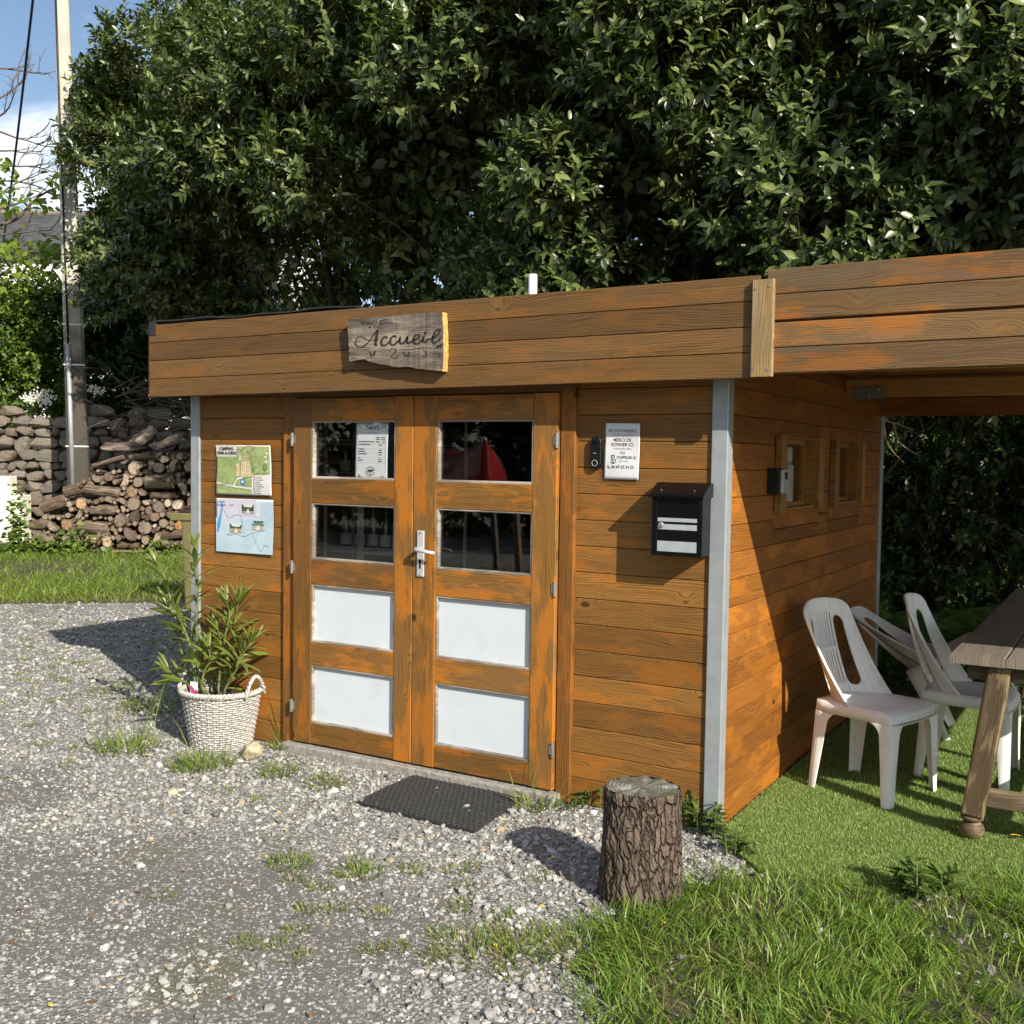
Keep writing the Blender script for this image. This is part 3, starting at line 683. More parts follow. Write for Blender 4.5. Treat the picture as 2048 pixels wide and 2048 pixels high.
def sheet_thing(name, label, cat, corners_px, y, wmm, hmm, wave, paper, sleeve=None, backing=None):
    """corners (top-left, top-right, bottom-right, bottom-left) seen in the photograph on the wall plane y"""
    c = [Vector(on(px, py, 1, y)) for px, py in corners_px]
    root = thing(name, label, cat, tuple((c[2]+c[3])/2))
    def pos(u, v, d=0.):
        a, b = u/wmm, v/hmm
        p = (c[3]*(1-a)+c[2]*a)*(1-b)+(c[0]*(1-a)+c[1]*a)*b
        return (p.x, y-d-wave(a, b), p.z)
    mb = MB()
    mb.grid(lambda a, b: pos(a*wmm, b*hmm), 24, 16); mb.build('paper', paper, root, smooth=True, solid=.0006)
    if sleeve:
        e = sleeve; MB().grid(lambda a, b: pos((a*(1+2*e)-e)*wmm, (b*(1+2*e)-e)*hmm, .0026), 24, 16).build('clear_cover', 'clear_sleeve', root, smooth=True)
    return root, Sheet(pos, wmm, hmm)

# site map
root, S = sheet_thing('campsite_map', 'laminated green campsite map pinned to the wall boards', 'poster', [(434, 890), (542, 891), (545, 992), (435, 988)], -.006, 420, 297,
                      lambda a, b: .005+.004*math.sin(b*6.5+.6)*(1-.5*a), 'paper_cream', .045)
S.rect(8, 30, 275, 232, 'map_field'); S.rect(165, 120, 412, 290, 'map_green'); S.fill([(8, 8), (275, 8), (275, 30), (8, 30)], 'map_green', 2)
S.fill([(0, 262), (165, 262), (165, 297), (0, 297)], 'paper_cream', 2); S.fill([(0, 228), (160, 228), (160, 264), (0, 264)], 'paper_cream', 2)
S.fill([(285, 6), (414, 6), (414, 128), (300, 112), (275, 90), (275, 6)], 'paper_cream', 2)
for i in range(52):
    rr = random.Random(i); S.disc(20+rr.random()*140, 40+rr.random()*180, 3, 'map_dark_green', 5, 1.2); S.k -= 1
S.k += 1
S.line([(5, 148), (60, 140), (150, 138)], 3, 'map_green')
S.fill([(4, 64), (150, 42), (275, 34), (275, 46), (150, 56), (4, 76)], 'map_road', 2); S.line([(4, 77), (150, 58), (275, 47)], 1.6, 'ink', False); S.line([(4, 63), (150, 42), (275, 33)], 1.6, 'ink', False)
S.line([(140, 56), (150, 75), (165, 95), (200, 103)], 12, 'map_road'); S.line([(133, 56), (144, 80), (162, 102), (200, 110)], 1.5, 'ink'); S.line([(150, 52), (157, 73), (172, 90), (204, 95), (280, 112), (330, 130), (412, 132)], 1.6, 'ink')
for cx, cw, n, v0 in ((150, 30, 5, 112), (188, 34, 6, 108), (232, 36, 6, 112)):
    for k in range(n):
        S.rect(cx, v0+k*15.5, cx+cw, v0+k*15.5+13.5, 'map_plot'); S.k -= 1
    S.k += 1; S.line([(cx, v0-2), (cx, v0+n*15.5)], 1.3, 'ink', False)
    for k in range(n+1): S.line([(cx, v0-1+k*15.5), (cx+cw, v0-1+k*15.5)], 1.1, 'ink_grey', False); S.k -= 1
    S.k += 1
S.line([(228, 105), (226, 205)], 5, 'map_road', False)
S.fill([(213, 205), (240, 211), (243, 233), (216, 229)], 'map_plot'); S.disc(228, 219, 7, 'map_red'); S.fill([(178, 205), (196, 207), (190, 243), (178, 240)], 'map_road')
S.fill([(258, 250), (272, 252), (300, 145), (288, 132), (272, 150)], 'map_dark_green'); S.disc(374, 168, 17, 'map_dark_green', 14, 22); S.line([(374, 150), (374, 132)], 3, 'map_dark_green', False)
S.line([(165, 205), (165, 270), (200, 268), (240, 290), (270, 293), (290, 282), (300, 262)], 1.8, 'ink'); S.line([(262, 222), (315, 232), (345, 145), (300, 128)], 1.5, 'ink', False)
S.rect(272, 262, 288, 276, 'ink'); S.rect(276, 265, 284, 272, 'paper'); S.rect(192, 62, 222, 94, 'map_blue'); S.disc(207, 79, 8, 'paper'); S.rect(205, 72, 209, 83, 'map_blue'); S.text('i', 207, 84, 8, 'map_blue')
for u, v in ((200, 262), (310, 250), (375, 230), (398, 262), (390, 200), (300, 205)): S.disc(u, v, 4, 'ink', 6, 2.5)
for u, v in ((385, 228), (398, 250), (392, 198)): S.disc(u-5, v, 9, 'paper_cream', 8, 6)
for i, wd_ in enumerate((52, 62, 36, 52, 66, 44, 40, 46)):
    S.rect(291, 104-i*13.2, 298, 111-i*13.2, 'ink'); S.rect(304, 105-i*13.2, 304+wd_, 108.5-i*13.2, 'ink_grey'); S.k -= 2
S.k += 2
S.rect(245, 264, 266, 268, 'ink_grey'); S.rect(245, 257, 262, 261, 'ink_grey'); S.rect(300, 172, 318, 176, 'ink_grey'); S.rect(300, 163, 322, 167, 'ink_grey'); S.rect(42, 62, 92, 67, 'ink_grey')
S.text('CAMPING', 85, 268, 25, 'ink', .03); S.text('FERME de GUÉRIC', 86, 242, 24, 'ink', .03, .80)
S.done(root)

# walking route sheet
root, S = sheet_thing('walking_route_map', 'laminated pale blue walking route map below the campsite map', 'poster', [(433, 996), (548, 1000), (547, 1110), (434, 1102)], -.006, 420, 297,
                      lambda a, b: .005+.003*math.sin(b*5+2)*(a), 'route_white', .022)
S.rect(0, 0, 420, 190, 'route_pale'); S.fill([(60, 190), (160, 200), (190, 215), (150, 180), (110, 160), (60, 150), (40, 175)], 'route_lilac', 1); S.rect(30, 200, 300, 294, 'route_lilac'); S.rect(330, 180, 420, 285, 'route_pale')
S.fill([(8, 105), (18, 110), (34, 150), (40, 190), (48, 230), (58, 262), (48, 266), (36, 225), (24, 190), (10, 160)], 'route_river', 1)
S.rect(40, 235, 50, 275, 'route_river')
S.line([(56, 238), (80, 205), (105, 190), (150, 208), (185, 203)], 2.4, 'ink'); S.dots((186, 200), (213, 92), 17, 2.4, 'ink'); S.line([(215, 88), (270, 112), (362, 130)], 1.8, 'ink'); S.line([(130, 105), (213, 88)], 1.8, 'ink'); S.dots((266, 112), (330, 16), 13, 2.6, 'ink')
S.line([(330, 16), (345, 22), (352, 38)], 2, 'ink'); S.line([(352, 44), (368, 50), (392, 42)], 2, 'ink'); S.disc(372, 47, 13, 'ink', 12, 4); S.disc(372, 47, 11, 'route_pale', 12, 2.5)
for pts in ([(170, 285), (172, 250), (185, 205)], [(300, 285), (298, 240), (285, 200)], [(185, 203), (250, 212), (300, 200), (340, 198)], [(360, 165), (385, 180), (400, 200), (420, 198)], [(325, 122), (300, 80), (295, 60), (250, 40), (240, 5)], [(220, 50), (222, 30)], [(100, 250), (130, 252)], [(85, 262), (95, 245), (72, 240)]):
    S.line(pts, 1.0, 'ink_grey')
for u, v, kind in ((195, 218, 0), (105, 108, 1), (268, 130, 2)):
    S.rect(u, v, u+88, v+50, 'photo_road'); S.rect(u, v+24 if kind else v+14, u+88, v+50, ('photo_green', 'photo_green', 'photo_sky')[kind])
    S.fill([(u+6, v+50), (u+20, v+36), (u+40, v+44), (u+70, v+34), (u+86, v+50)], ('paper', 'paper', 'photo_green')[kind]); S.fill([(u+30, v+2), (u+60, v+2), (u+48, v+26), (u+42, v+26)], ('paper', 'map_plot', 'map_plot')[kind]); S.rect(u, v+26, u+88, v+33, 'photo_green')
S.text('Port de', 46, 274, 18, 'map_blue', .014, .9); S.text('Pont-Aven', 46, 256, 18, 'map_blue', .014, .82)
S.rect(222, 132, 252, 148, 'ink_grey'); S.rect(223, 133, 251, 147, 'route_pale'); S.rect(228, 138, 246, 142, 'ink_grey'); S.rect(105, 262, 140, 265, 'ink_grey'); S.rect(85, 96, 130, 99, 'ink_grey')
S.done(root)

# notice beside the bell
root, S = sheet_thing('absence_notice', 'white notice in a clear sleeve with telephone number beside the doorbell', 'notice', [(1212, 846), (1281, 847), (1277.5, 960), (1209, 958)], -.003, 210, 344,
                      lambda a, b: .003+.0025*math.sin(b*5+a*2), 'paper', .055)
S.text("EN CAS D'ABSENCE", 105, 290, 24, 'ink', .016, .82); S.text('IN CASE OF ABSENCE', 105, 270, 15, 'ink_grey', 0, .82)
S.text('MERCI DE', 105, 232, 29, 'ink', .014, .86); S.text('SONNER ICI', 105, 204, 29, 'ink', .014, .86); S.text('PLEASE RING HERE', 107, 183, 15, 'ink_grey', 0, .84)
S.text('OU', 108, 155, 24, 'ink', .008, .84); S.text("D'APPELER LE:", 135, 127, 24, 'ink', .014, .80); S.text('OR CALL:', 118, 107, 16, 'ink_grey', 0, .9)
S.text('06 69 52 54 23', 112, 68, 26, 'ink', .014, .86)
S.line([(24, 86), (25, 72), (36, 68)], 6, 'ink'); S.rect(41, 118, 62, 150, 'ink'); S.rect(45, 122, 58, 144, 'paper'); S.disc(51, 135, 5, 'ink')
S.line([(52, 125), (54, 105), (70, 108), (68, 126)], 3.5, 'ink'); S.line([(40, 112), (46, 100), (64, 98)], 3.5, 'ink')
S.done(root)

# price list hanging inside the glass of the left leaf
root, S = sheet_thing('price_list', 'white printed price list hanging behind the left door glass', 'notice', [(713.5, 845), (777, 845), (774.5, 960.5), (710.5, 958)], -.0165, 210, 380,
                      lambda a, b: .0015*math.sin(b*4)+.001, 'paper')
S.text('TARIFS', 105, 332, 38, 'ink', .02, .80); S.text('SAISON', 105, 318, 8, 'ink_grey')
for v, u0, u1 in ((366, 60, 150), (309, 62, 148)): S.rect(u0, v, u1, v+2.4, 'ink_grey')
for u0, u1, v in ((132, 158, 278), (166, 192, 277), (134, 160, 265), (168, 194, 263), (18, 122, 250), (132, 158, 249), (172, 192, 247), (18, 102, 232), (152, 174, 229), (18, 58, 200), (152, 172, 195), (18, 62, 184), (150, 174, 179), (18, 76, 168), (150, 174, 163), (18, 36, 140), (154, 170, 136), (18, 52, 125), (148, 174, 120)):
    S.rect(u0, v, u1, v+5.5, 'ink'); S.k -= 1
S.k += 1
for v in (242, 224, 208, 192, 176, 150, 132, 112): S.rect(18, v, 196, v+.8, 'ink_grey'); S.k -= 1
S.k += 1
for u in (12, 198): S.rect(u-.8, 50, u+.8, 330, 'ink_grey')
for cx, cy, sg in ((24, 352, 1), (186, 352, -1), (28, 22, 1), (182, 22, -1)):
    for a in range(5): S.line([(cx, cy), (cx+sg*(8+a*5), cy+6-a*5)], 2.2, 'ink_grey', False); S.line([(cx-sg*8, cy+a*4-10), (cx+sg*4, cy+a*4-4)], 2.2, 'ink_grey', False)
for i in range(22):
    if i % 11 == 0: continue
    a = 6.2832*i/22; S.disc(103+27*math.cos(a), 58+27*math.sin(a), 3.4, 'ink', 5)
S.fill([(84, 60), (94, 68), (118, 68), (124, 60), (112, 54), (92, 54)], 'ink'); S.line([(98, 44), (103, 38), (108, 44)], 2.5, 'ink'); S.rect(60, 14, 150, 16, 'ink_grey')
S.done(root)
q = [on(713, 845, 1, -.012), on(783, 960, 1, -.012)]
tag(MB().box((q[0][0]-.01, -.0135, q[1][2]), (q[1][0]+.012, -.0115, q[0][2]+.02)).build('black_folder', 'black_plastic'), 'black folder strip behind the price list', 'folder')

# weathered slab sign with burnt lettering
SY = -.236
def zs(x, y): return on(660+x/6.44, 580+y/6.44, 1, SY)
outl = [(218, 380), (500, 356), (900, 325), (1200, 300), (1446, 283), (1452, 400), (1462, 600), (1462, 800), (1455, 960), (1448, 1045), (1250, 1025), (1100, 1008), (985, 985), (860, 990), (740, 968), (640, 955), (555, 935), (500, 920), (465, 885), (360, 900), (250, 920), (246, 780), (235, 600), (222, 470)]
rs = random.Random(8); rough_o = []
for i, p in enumerate(outl):
    q = outl[(i+1) % len(outl)]; L = math.hypot(q[0]-p[0], q[1]-p[1]); n = max(1, int(L/30))
    for k in range(n):
        u = k/n; j = 5 if 9 <= i <= 19 else 2.0
        rough_o.append((p[0]+(q[0]-p[0])*u+rs.uniform(-j, j)*(k > 0), p[1]+(q[1]-p[1])*u+rs.uniform(-j, j)*(k > 0)))
org = Vector(zs(218, 920)); P = [Vector(zs(*p))-org for p in rough_o]
sg = thing('welcome_sign', 'weathered split timber slab with burnt Accueil lettering on the fascia', 'sign', tuple(Vector(zs(850, 1000))))
mb = MB(); n = len(P)
mb.add([(p.x, 0, p.z) for p in P]+[(p.x, .044, p.z) for p in P], [])
bm = bmesh.new(); vs0 = [bm.verts.new((p.x, rs.uniform(-.002, .002), p.z)) for p in P]; vs1 = [bm.verts.new((p.x-.002, .044, p.z)) for p in P]
f0 = bm.faces.new(vs0); bm.faces.new(vs1[::-1])
for i in range(n):
    f = bm.faces.new([vs0[i], vs1[i], vs1[(i+1) % n], vs0[(i+1) % n]])
    f.material_index = 1 if P[i].x > .49 else 0
bmesh.ops.triangulate(bm, faces=[f0]); bmesh.ops.recalc_face_normals(bm, faces=bm.faces)
me = bpy.data.meshes.new('slab'); bm.to_mesh(me); bm.free(); me.materials.append(M['slab_wood']); me.materials.append(M['slab_edge'])
link(bpy.data.objects.new('slab', me), sg, frame(org, X, Y, Z))
strokes = [([(345, 640), (330, 690), (370, 728), (440, 720), (510, 660), (565, 575), (620, 515)], 13), ([(340, 640), (375, 598), (430, 606), (480, 640), (560, 648), (640, 632)], 10), ([(622, 512), (606, 590), (592, 690), (612, 712)], 27),
           ([(742, 622), (715, 600), (672, 640), (672, 700), (712, 712), (770, 668)], 20), ([(858, 606), (825, 590), (786, 630), (784, 690), (825, 704), (905, 640)], 20), ([(912, 600), (902, 660), (925, 690), (975, 655), (1005, 595)], 20), ([(1006, 595), (998, 660), (1025, 682), (1075, 640)], 20),
           ([(1080, 645), (1148, 612), (1150, 578), (1112, 578), (1078, 640), (1108, 692), (1160, 674), (1205, 628)], 19), ([(1216, 590), (1203, 650), (1226, 672), (1285, 622)], 22), ([(1290, 640), (1385, 575), (1424, 522), (1402, 500), (1356, 545), (1322, 630), (1340, 678), (1385, 660), (1432, 628)], 20),
           ([(1080, 748), (1200, 752), (1330, 738)], 7), ([(1370, 745), (1395, 712), (1400, 742), (1430, 700), (1438, 740)], 12), ([(520, 790), (545, 850), (585, 780), (575, 850)], 9), ([(770, 790), (800, 752), (855, 772), (830, 815), (792, 860), (850, 872), (890, 838)], 10), ([(940, 790), (990, 845), (1030, 800), (1015, 850)], 9), ([(1190, 780), (1235, 790), (1240, 840), (1200, 860)], 8), ([(1345, 820), (1400, 812), (1420, 850), (1370, 858)], 9), ([(380, 440), (460, 415), (520, 430)], 8), ([(640, 440), (730, 420), (820, 425)], 7), ([(560, 470), (640, 480), (690, 500)], 7)]
mb = MB()
for pts, w in strokes:
    Pl = smooth_line(pts, 7); vv = []; ff = []
    for i, p in enumerate(Pl):
        a = np.array(Pl[max(i-1, 0)]); b = np.array(Pl[min(i+1, len(Pl)-1)]); d_ = (b-a)/(np.linalg.norm(b-a)+1e-9)
        ww = w*1.25*(.5+.5*abs(d_[1]))*(.5 if i in (0, len(Pl)-1) else 1); nn = np.array((-d_[1], d_[0]))*ww/2
        for s_ in (1, -1):
            e = zs(*(np.array(p)+s_*nn)); vv.append((e[0], SY-.0026, e[2]))
        if i: ff.append((2*i-2, 2*i-1, 2*i+1, 2*i))
    mb.add(vv, ff)
e = zs(1232, 552); mb.add([(e[0]+.008*math.cos(a), SY-.0026, e[2]+.008*math.sin(a)) for a in np.linspace(0, 5.5, 8)], [tuple(range(8))])
mb.build('lettering', 'burnt', sg)

# letter box
mbx = thing('letter_box', 'black steel letter box with silver stripes on the shed wall', 'letter box', tuple(on(1355, 1112, 1, -.05)))
yf = -.112
a = on(1305.5, 1000, 1, yf); b = on(1402.5, 1115, 1, yf); x0, x1, zb = a[0], b[0], on(1305, 1109, 1, yf)[2]; zt = on(1305, 994, 1, yf)[2]
MB().box((x0, yf+.004, zb), (x1, -.002, zt+.02)).build('body', 'black_paint', mbx, bevel=.004)
q = MB(); q.box((x0-.002, yf-.004, zb-.002), (x0+.024, yf+.004, zt)).box((x1-.02, yf-.004, zb-.002), (x1+.002, yf+.004, zt)).box((x0+.024, yf-.004, zb-.002), (x1-.02, yf+.004, zb+.018)); q.build('front_frame', 'black_paint', mbx, bevel=.003)
zf = lambda py: on(1355, py, 1, yf)[2]
MB().box((x0+.0245, yf-.001, zb+.0185), (x1-.0205, yf+.004, zt)).build('front_door', 'black_paint', mbx)
for t0, t1 in ((1036.5, 1044), (1049, 1060), (1083, 1104)):
    MB().box((x0+.026, yf-.0022, zf(t1)), (x1-.022, yf-.001, zf(t0))).build('silver_stripe', 'steel_strip', mbx)
MB().lathe((0, 0, 0), [(.0125, 0), (.0125, .004), (.010, .009), (.004, .009)], 18).build('lock', 'steel', mbx, frame((x0+.042, yf-.0022, zf(1051)), (1, 0, 0), (0, 0, 1), (0, -1, 0)))
zl1 = on(1318, 964, 1, -.01)[2]; zl0 = on(1303, 988, 1, yf-.022)[2]
lid = MB(); lx0, lx1 = x0-.012, x1+.012
lid.add([(lx0, -.003, zl1), (lx1, -.003, zl1), (lx1, -.003, zl0-.01), (lx0, -.003, zl0-.01), (lx0, yf-.022, zl0), (lx1, yf-.022, zl0), (lx1, yf-.022, zl0-.014), (lx0, yf-.022, zl0-.014), (lx0, -.04, zl1), (lx1, -.04, zl1)],
        [(0, 1, 9, 8), (8, 9, 5, 4), (4, 5, 6, 7), (0, 8, 4, 7, 3), (1, 2, 6, 5, 9), (3, 7, 6, 2), (0, 3, 2, 1)])
lido = lid.build('lid', 'black_paint', mbx, bevel=.003)
for sx in (lx0+.05, lx1-.05): MB().tube([(sx, yf+.004, zl0+.0155), (sx, yf, zl0+.0205)], .0035, 8).build('rivet', 'steel', mbx)

# video doorbell
bc = on(1191.5, 905.5, 1, -.02); bell = thing('video_doorbell', 'slim black video doorbell with round button on the wall', 'doorbell', (bc[0], 0, bc[2]-.075))
def capsule(w, h, n=10):
    r = w/2; pts = [(r*math.cos(a), h/2-r+r*math.sin(a)) for a in np.linspace(0, math.pi, n)]; return pts+[(-x, -z) for x, z in pts]
def cap_solid(w, h, y0, y1): 
    p = capsule(w, h); n = len(p); q = MB()
    q.add([(bc[0]+x, y0, bc[2]+z) for x, z in p]+[(bc[0]+x, y1, bc[2]+z) for x, z in p], [tuple(range(n))[::-1], tuple(range(n, 2*n))]+[(i, (i+1) % n, n+(i+1) % n, n+i) for i in range(n)]); return q
cap_solid(.055, .150, -.024, -.001).build('body', 'black_plastic', bell, bevel=.004, seg=3)
ring = MB(); ring.tube([(bc[0]-.003+.0135*math.cos(a), -.0248, bc[2]-.047+.0135*math.sin(a)) for a in np.linspace(0, 6.2832, 25)[:-1]], .0013, 6, closed=True); ring.build('button_ring', 'grey_plastic', bell)
MB().lathe((0, 0, 0), [(.013, 0), (.0135, .001), (.009, .0018), (.0045, .0014)], 20).build('lens', 'black_paint', bell, frame((bc[0]-.003, -.0242, bc[2]+.047), (1, 0, 0), (0, 0, 1), (0, -1, 0)))
V, F = text2d('neos', .01); MB().add([(bc[0]-.003+x*.009, -.0248, bc[2]-.004+y*.009) for x, y in V], F).build('logo', 'grey_plastic', bell)

# sanitiser dispenser on the side wall
ds = thing('soap_dispenser', 'black and grey soap dispenser on the side wall by the window', 'dispenser', (XW, .635, 1.42))
q = MB(); pr = [(0, 1.42), (.05, 1.42), (.062, 1.44), (.062, 1.52), (.05, 1.545), (0, 1.545)]
q.add([(XW+.001+x, .582, z) for x, z in pr]+[(XW+.001+x, .690, z) for x, z in pr], [tuple(range(6)), tuple(range(11, 5, -1))]+[(i, i+6, (i+1) % 6+6, (i+1) % 6) for i in range(6)]); q.build('body', 'black_plastic', ds, bevel=.006, seg=3, merge=True)
MB().box((XW+.060, .588, 1.424), (XW+.076, .686, 1.54)).build('cover', 'grey_plastic', ds, bevel=.007, seg=3)
MB().box((XW+.0755, .615, 1.492), (XW+.0775, .655, 1.526)).build('window_slot', 'black_plastic', ds)
MB().box((XW+.0755, .618, 1.447), (XW+.0772, .652, 1.455)).build('logo_strip', 'ink_grey', ds)
# ---------------------------------------------------------------- vegetation generators (arrays)
RNG = np.random.default_rng(7)
def unit(a): return a/(np.linalg.norm(a, axis=-1, keepdims=True)+1e-9)
def blades(P, H, Wd, D, bend, rng):
    """grass blades: base P, height H, width Wd, lean direction D (unit xy), bend 0..1 -> V, F(quads)"""
    n = len(P); up = np.array([0, 0, 1.]); D3 = np.c_[D, np.zeros(n)]
    th = rng.uniform(0, 6.283, n); Wv = np.c_[np.cos(th), np.sin(th), np.zeros(n)]
    rows = []
    for s, wf in ((0, 1.), (.4, .9), (.75, .6), (1., .06)):
        c = P+up*(H*(s-.35*bend*s*s))[:, None]+D3*(H*bend*(.25*s+.75*s*s))[:, None]
        rows.append(c-Wv*(Wd*wf/2)[:, None]); rows.append(c+Wv*(Wd*wf/2)[:, None])
    V = np.stack(rows, 1).reshape(-1, 3); b = (np.arange(n)*8)[:, None]
    F = np.concatenate([b+np.array(q) for q in ((0, 1, 3, 2), (2, 3, 5, 4), (4, 5, 7, 6))], 1).reshape(-1, 4)
    return V, F
LEAF = np.array([(0, 0, 0), (.28, .40, .05), (.28, 0, 0), (.28, -.40, .05), (.64, .42, .03), (.64, 0, -.02), (.64, -.42, .03), (1, 0, -.06)])
LEAF_F = np.array([(0, 2, 1), (0, 3, 2), (1, 2, 5), (1, 5, 4), (2, 3, 6), (2, 6, 5), (4, 5, 7), (5, 6, 7)])
LEAF_S = np.array([(0, 0, 0), (.48, .46, .06), (.5, 0, -.01), (.48, -.46, .06), (1, 0, -.05)]); LEAF_SF = np.array([(0, 2, 1), (0, 3, 2), (1, 2, 4), (2, 3, 4)])
def leaves(P, D, N, L, Wd, fine=True, curl=0.):
    """leaves: base P, direction D, normal N, length L, width Wd -> V, F(tris)"""
    D = unit(D); S = unit(np.cross(N, D)); N = np.cross(D, S); T, TF = (LEAF, LEAF_F) if fine else (LEAF_S, LEAF_SF)
    V = P[:, None]+D[:, None]*(T[:, 0][None, :, None]*L[:, None, None])+S[:, None]*(T[:, 1][None, :, None]*Wd[:, None, None])+N[:, None]*((T[:, 2]-curl*T[:, 0]**2)[None, :, None]*L[:, None, None])
    F = (np.arange(len(P))*len(T))[:, None, None]+TF[None]
    return V.reshape(-1, 3), F.reshape(-1, 3)
def merge(parts):
    V = []; F = []; k = 0
    for v, f in parts: V.append(v); F.append(f+k); k += len(v)
    return np.concatenate(V), np.concatenate(F)
def in_poly(P, poly):
    x, y = P[:, 0], P[:, 1]; c = np.zeros(len(P), bool); n = len(poly)
    for i in range(n):
        (x0, y0), (x1, y1) = poly[i], poly[(i+1) % n]
        t_ = ((y0 > y) != (y1 > y)) & (x < (x1-x0)*(y-y0)/(y1-y0+1e-12)+x0); c ^= t_
    return c
def vnoise(P, s, seed=0):
    """cheap smooth 2-D noise in 0..1"""
    r = np.random.default_rng(seed); a = np.zeros(len(P))
    for k in range(5):
        w = r.normal(0, s, 2); a += np.sin(P[:, 0]*w[0]+P[:, 1]*w[1]+r.uniform(0, 6.28))
    return .5+a/7
def sheet(name, poly, z, m, kind='structure'):
    me = bpy.data.meshes.new(name); me.from_pydata([(x, y, z) for x, y in poly], [], [tuple(range(len(poly)))]); me.materials.append(M[m])
    return tag(link(bpy.data.objects.new(name, me)), kind=kind)

# ---------------------------------------------------------------- ground
sheet('ground', [(-250, -250), (250, -250), (250, 250), (-250, 250)], GZ, 'gravel_ground')
VERGE = [(-40, -14), (-9, -.6), (-5.9, 2.25), (-5.1, 2.9), (-4.4, 3.5), (-3.4, 4.0), (-.4, 3.6), (3.1, 3.3), (7, 3.3), (40, 4), (40, 80), (-80, 80), (-80, -14)]
sheet('grass_verge', VERGE, GZ+.006, 'earth')
LAWN = [tuple(gpt(x, y)[:2]) for x, y in ((1240, 2120), (1205, 2010), (1150, 1925), (1195, 1850), (1300, 1800), (1420, 1765), (1520, 1750), (1640, 1760), (1750, 1790), (1880, 1800), (2048, 1770))]+[(6.5, .45), (6.5, -3.2), (4.5, -3.0), (3.75, -2.4)]
rl = random.Random(6); LJ = []
for i in range(len(LAWN)):
    a_, b_ = LAWN[i], LAWN[(i+1) % len(LAWN)]
    for k in range(8): LJ.append((a_[0]+(b_[0]-a_[0])*k/8+rl.uniform(-.03, .03), a_[1]+(b_[1]-a_[1])*k/8+rl.uniform(-.03, .03)))
sheet('lawn', LJ, GZ+.006, 'earth')
TURF = [(3.18, .0), (3.27, -.17), (3.46, -.36), (3.72, -.36), (3.95, -.31), (4.4, -.03), (5.4, .40), (6.4, .5), (6.4, 3.15), (3.18, 3.15)]
tb = MB(); n = len(TURF); tb.add([(x, y, GZ) for x, y in TURF]+[(x, y, -.022) for x, y in TURF], [tuple(range(n, 2*n))]+[(i, (i+1) % n, n+(i+1) % n, n+i) for i in range(n)])
tag(tb.build('artificial_turf', 'turf_base'), kind='structure')
TZ = -.022

# gravel stones: real stones scattered by geometry nodes, thinning out with distance
stones = bpy.data.collections.new('gravel_pieces'); rs = np.random.default_rng(3)
for k in range(8):
    bm = bmesh.new(); bmesh.ops.create_icosphere(bm, subdivisions=1, radius=1)
    sc = np.array([1, rs.uniform(.62, .9), rs.uniform(.42, .7)])
    pl = [(unit(rs.normal(size=3)), rs.uniform(.62, .85)) for _ in range(7)]
    for v in bm.verts:
        p = np.array(v.co)
        for nn, dd in pl:
            q = p@nn
            if q > dd: p = p-nn*(q-dd)
        v.co = p*sc*rs.uniform(.93, 1.07, 3)
    me = bpy.data.meshes.new('gravel_piece'); bm.to_mesh(me); bm.free(); me.materials.append(M['gravel_stone']); stones.objects.link(bpy.data.objects.new('gravel_piece', me))
N0 = 640000; Pg = np.c_[RNG.uniform(-8.5, 5.2, N0), RNG.uniform(-4.2, 5., N0)]
dc = np.hypot(Pg[:, 0]-CAM[0], Pg[:, 1]-CAM[1]); base_d = N0/(13.7*9.2)
want = np.interp(dc, [1.5, 3.4, 5., 7., 9., 12., 15.], [4700, 4500, 3800, 2300, 1300, 560, 220])
em = np.zeros(N0)
for ex, ey, er in EARTHY: em = np.maximum(em, np.clip(1.25-np.hypot(Pg[:, 0]-ex, Pg[:, 1]-ey)/er+.9*(vnoise(Pg, 7, 5)-.5), 0, 1))
want = want*(1-.12*np.clip(em*1.5, 0, 1))*(.6+.8*vnoise(Pg, 3.3, 1))
cosv = (Pg-CAM[:2])@CF[:2]/(dc*np.hypot(*CF[:2]))
keep = (RNG.random(N0) < want/base_d) & (dc > 2.2) & (cosv > math.cos(R(33)))
keep &= ~((Pg[:, 0] > -.08) & (Pg[:, 0] < 3.19) & (Pg[:, 1] > -.02)) & ~((Pg[:, 0] > .68) & (Pg[:, 0] < 2.42) & (Pg[:, 1] > -.1)) & ~in_poly(Pg, VERGE) & ~in_poly(Pg, TURF)
lawnin = in_poly(Pg+RNG.normal(0, .06, Pg.shape), LAWN); keep &= ~lawnin | (RNG.random(N0) < .10)
Pg = Pg[keep]; em = em[keep]; n = len(Pg)
sz = RNG.lognormal(math.log(.0072), .52, n)*np.interp(dc[keep], [3, 8, 14], [1, 1.15, 1.7])*(1-.38*np.clip(em*1.3, 0, 1)); sz = np.clip(sz, .0035, .028)
me = bpy.data.meshes.new('gravel'); me.from_pydata(np.c_[Pg, GZ+sz*(RNG.uniform(-.15, .42, n)-.15*np.clip(em, 0, 1))].tolist(), [], [])
a = me.attributes.new('scl', 'FLOAT', 'POINT'); a.data.foreach_set('value', sz.astype(np.float32))
a = me.attributes.new('rot', 'FLOAT_VECTOR', 'POINT'); a.data.foreach_set('vector', np.c_[RNG.normal(0, .35, n), RNG.normal(0, .35, n), RNG.uniform(0, 6.28, n)].astype(np.float32).ravel())
grav = tag(link(bpy.data.objects.new('gravel', me)), 'loose grey crushed gravel lying all over the yard', 'gravel', kind='stuff')
ng = bpy.data.node_groups.new('gravel_scatter', 'GeometryNodeTree')
ng.interface.new_socket('Geometry', in_out='INPUT', socket_type='NodeSocketGeometry'); ng.interface.new_socket('Geometry', in_out='OUTPUT', socket_type='NodeSocketGeometry')
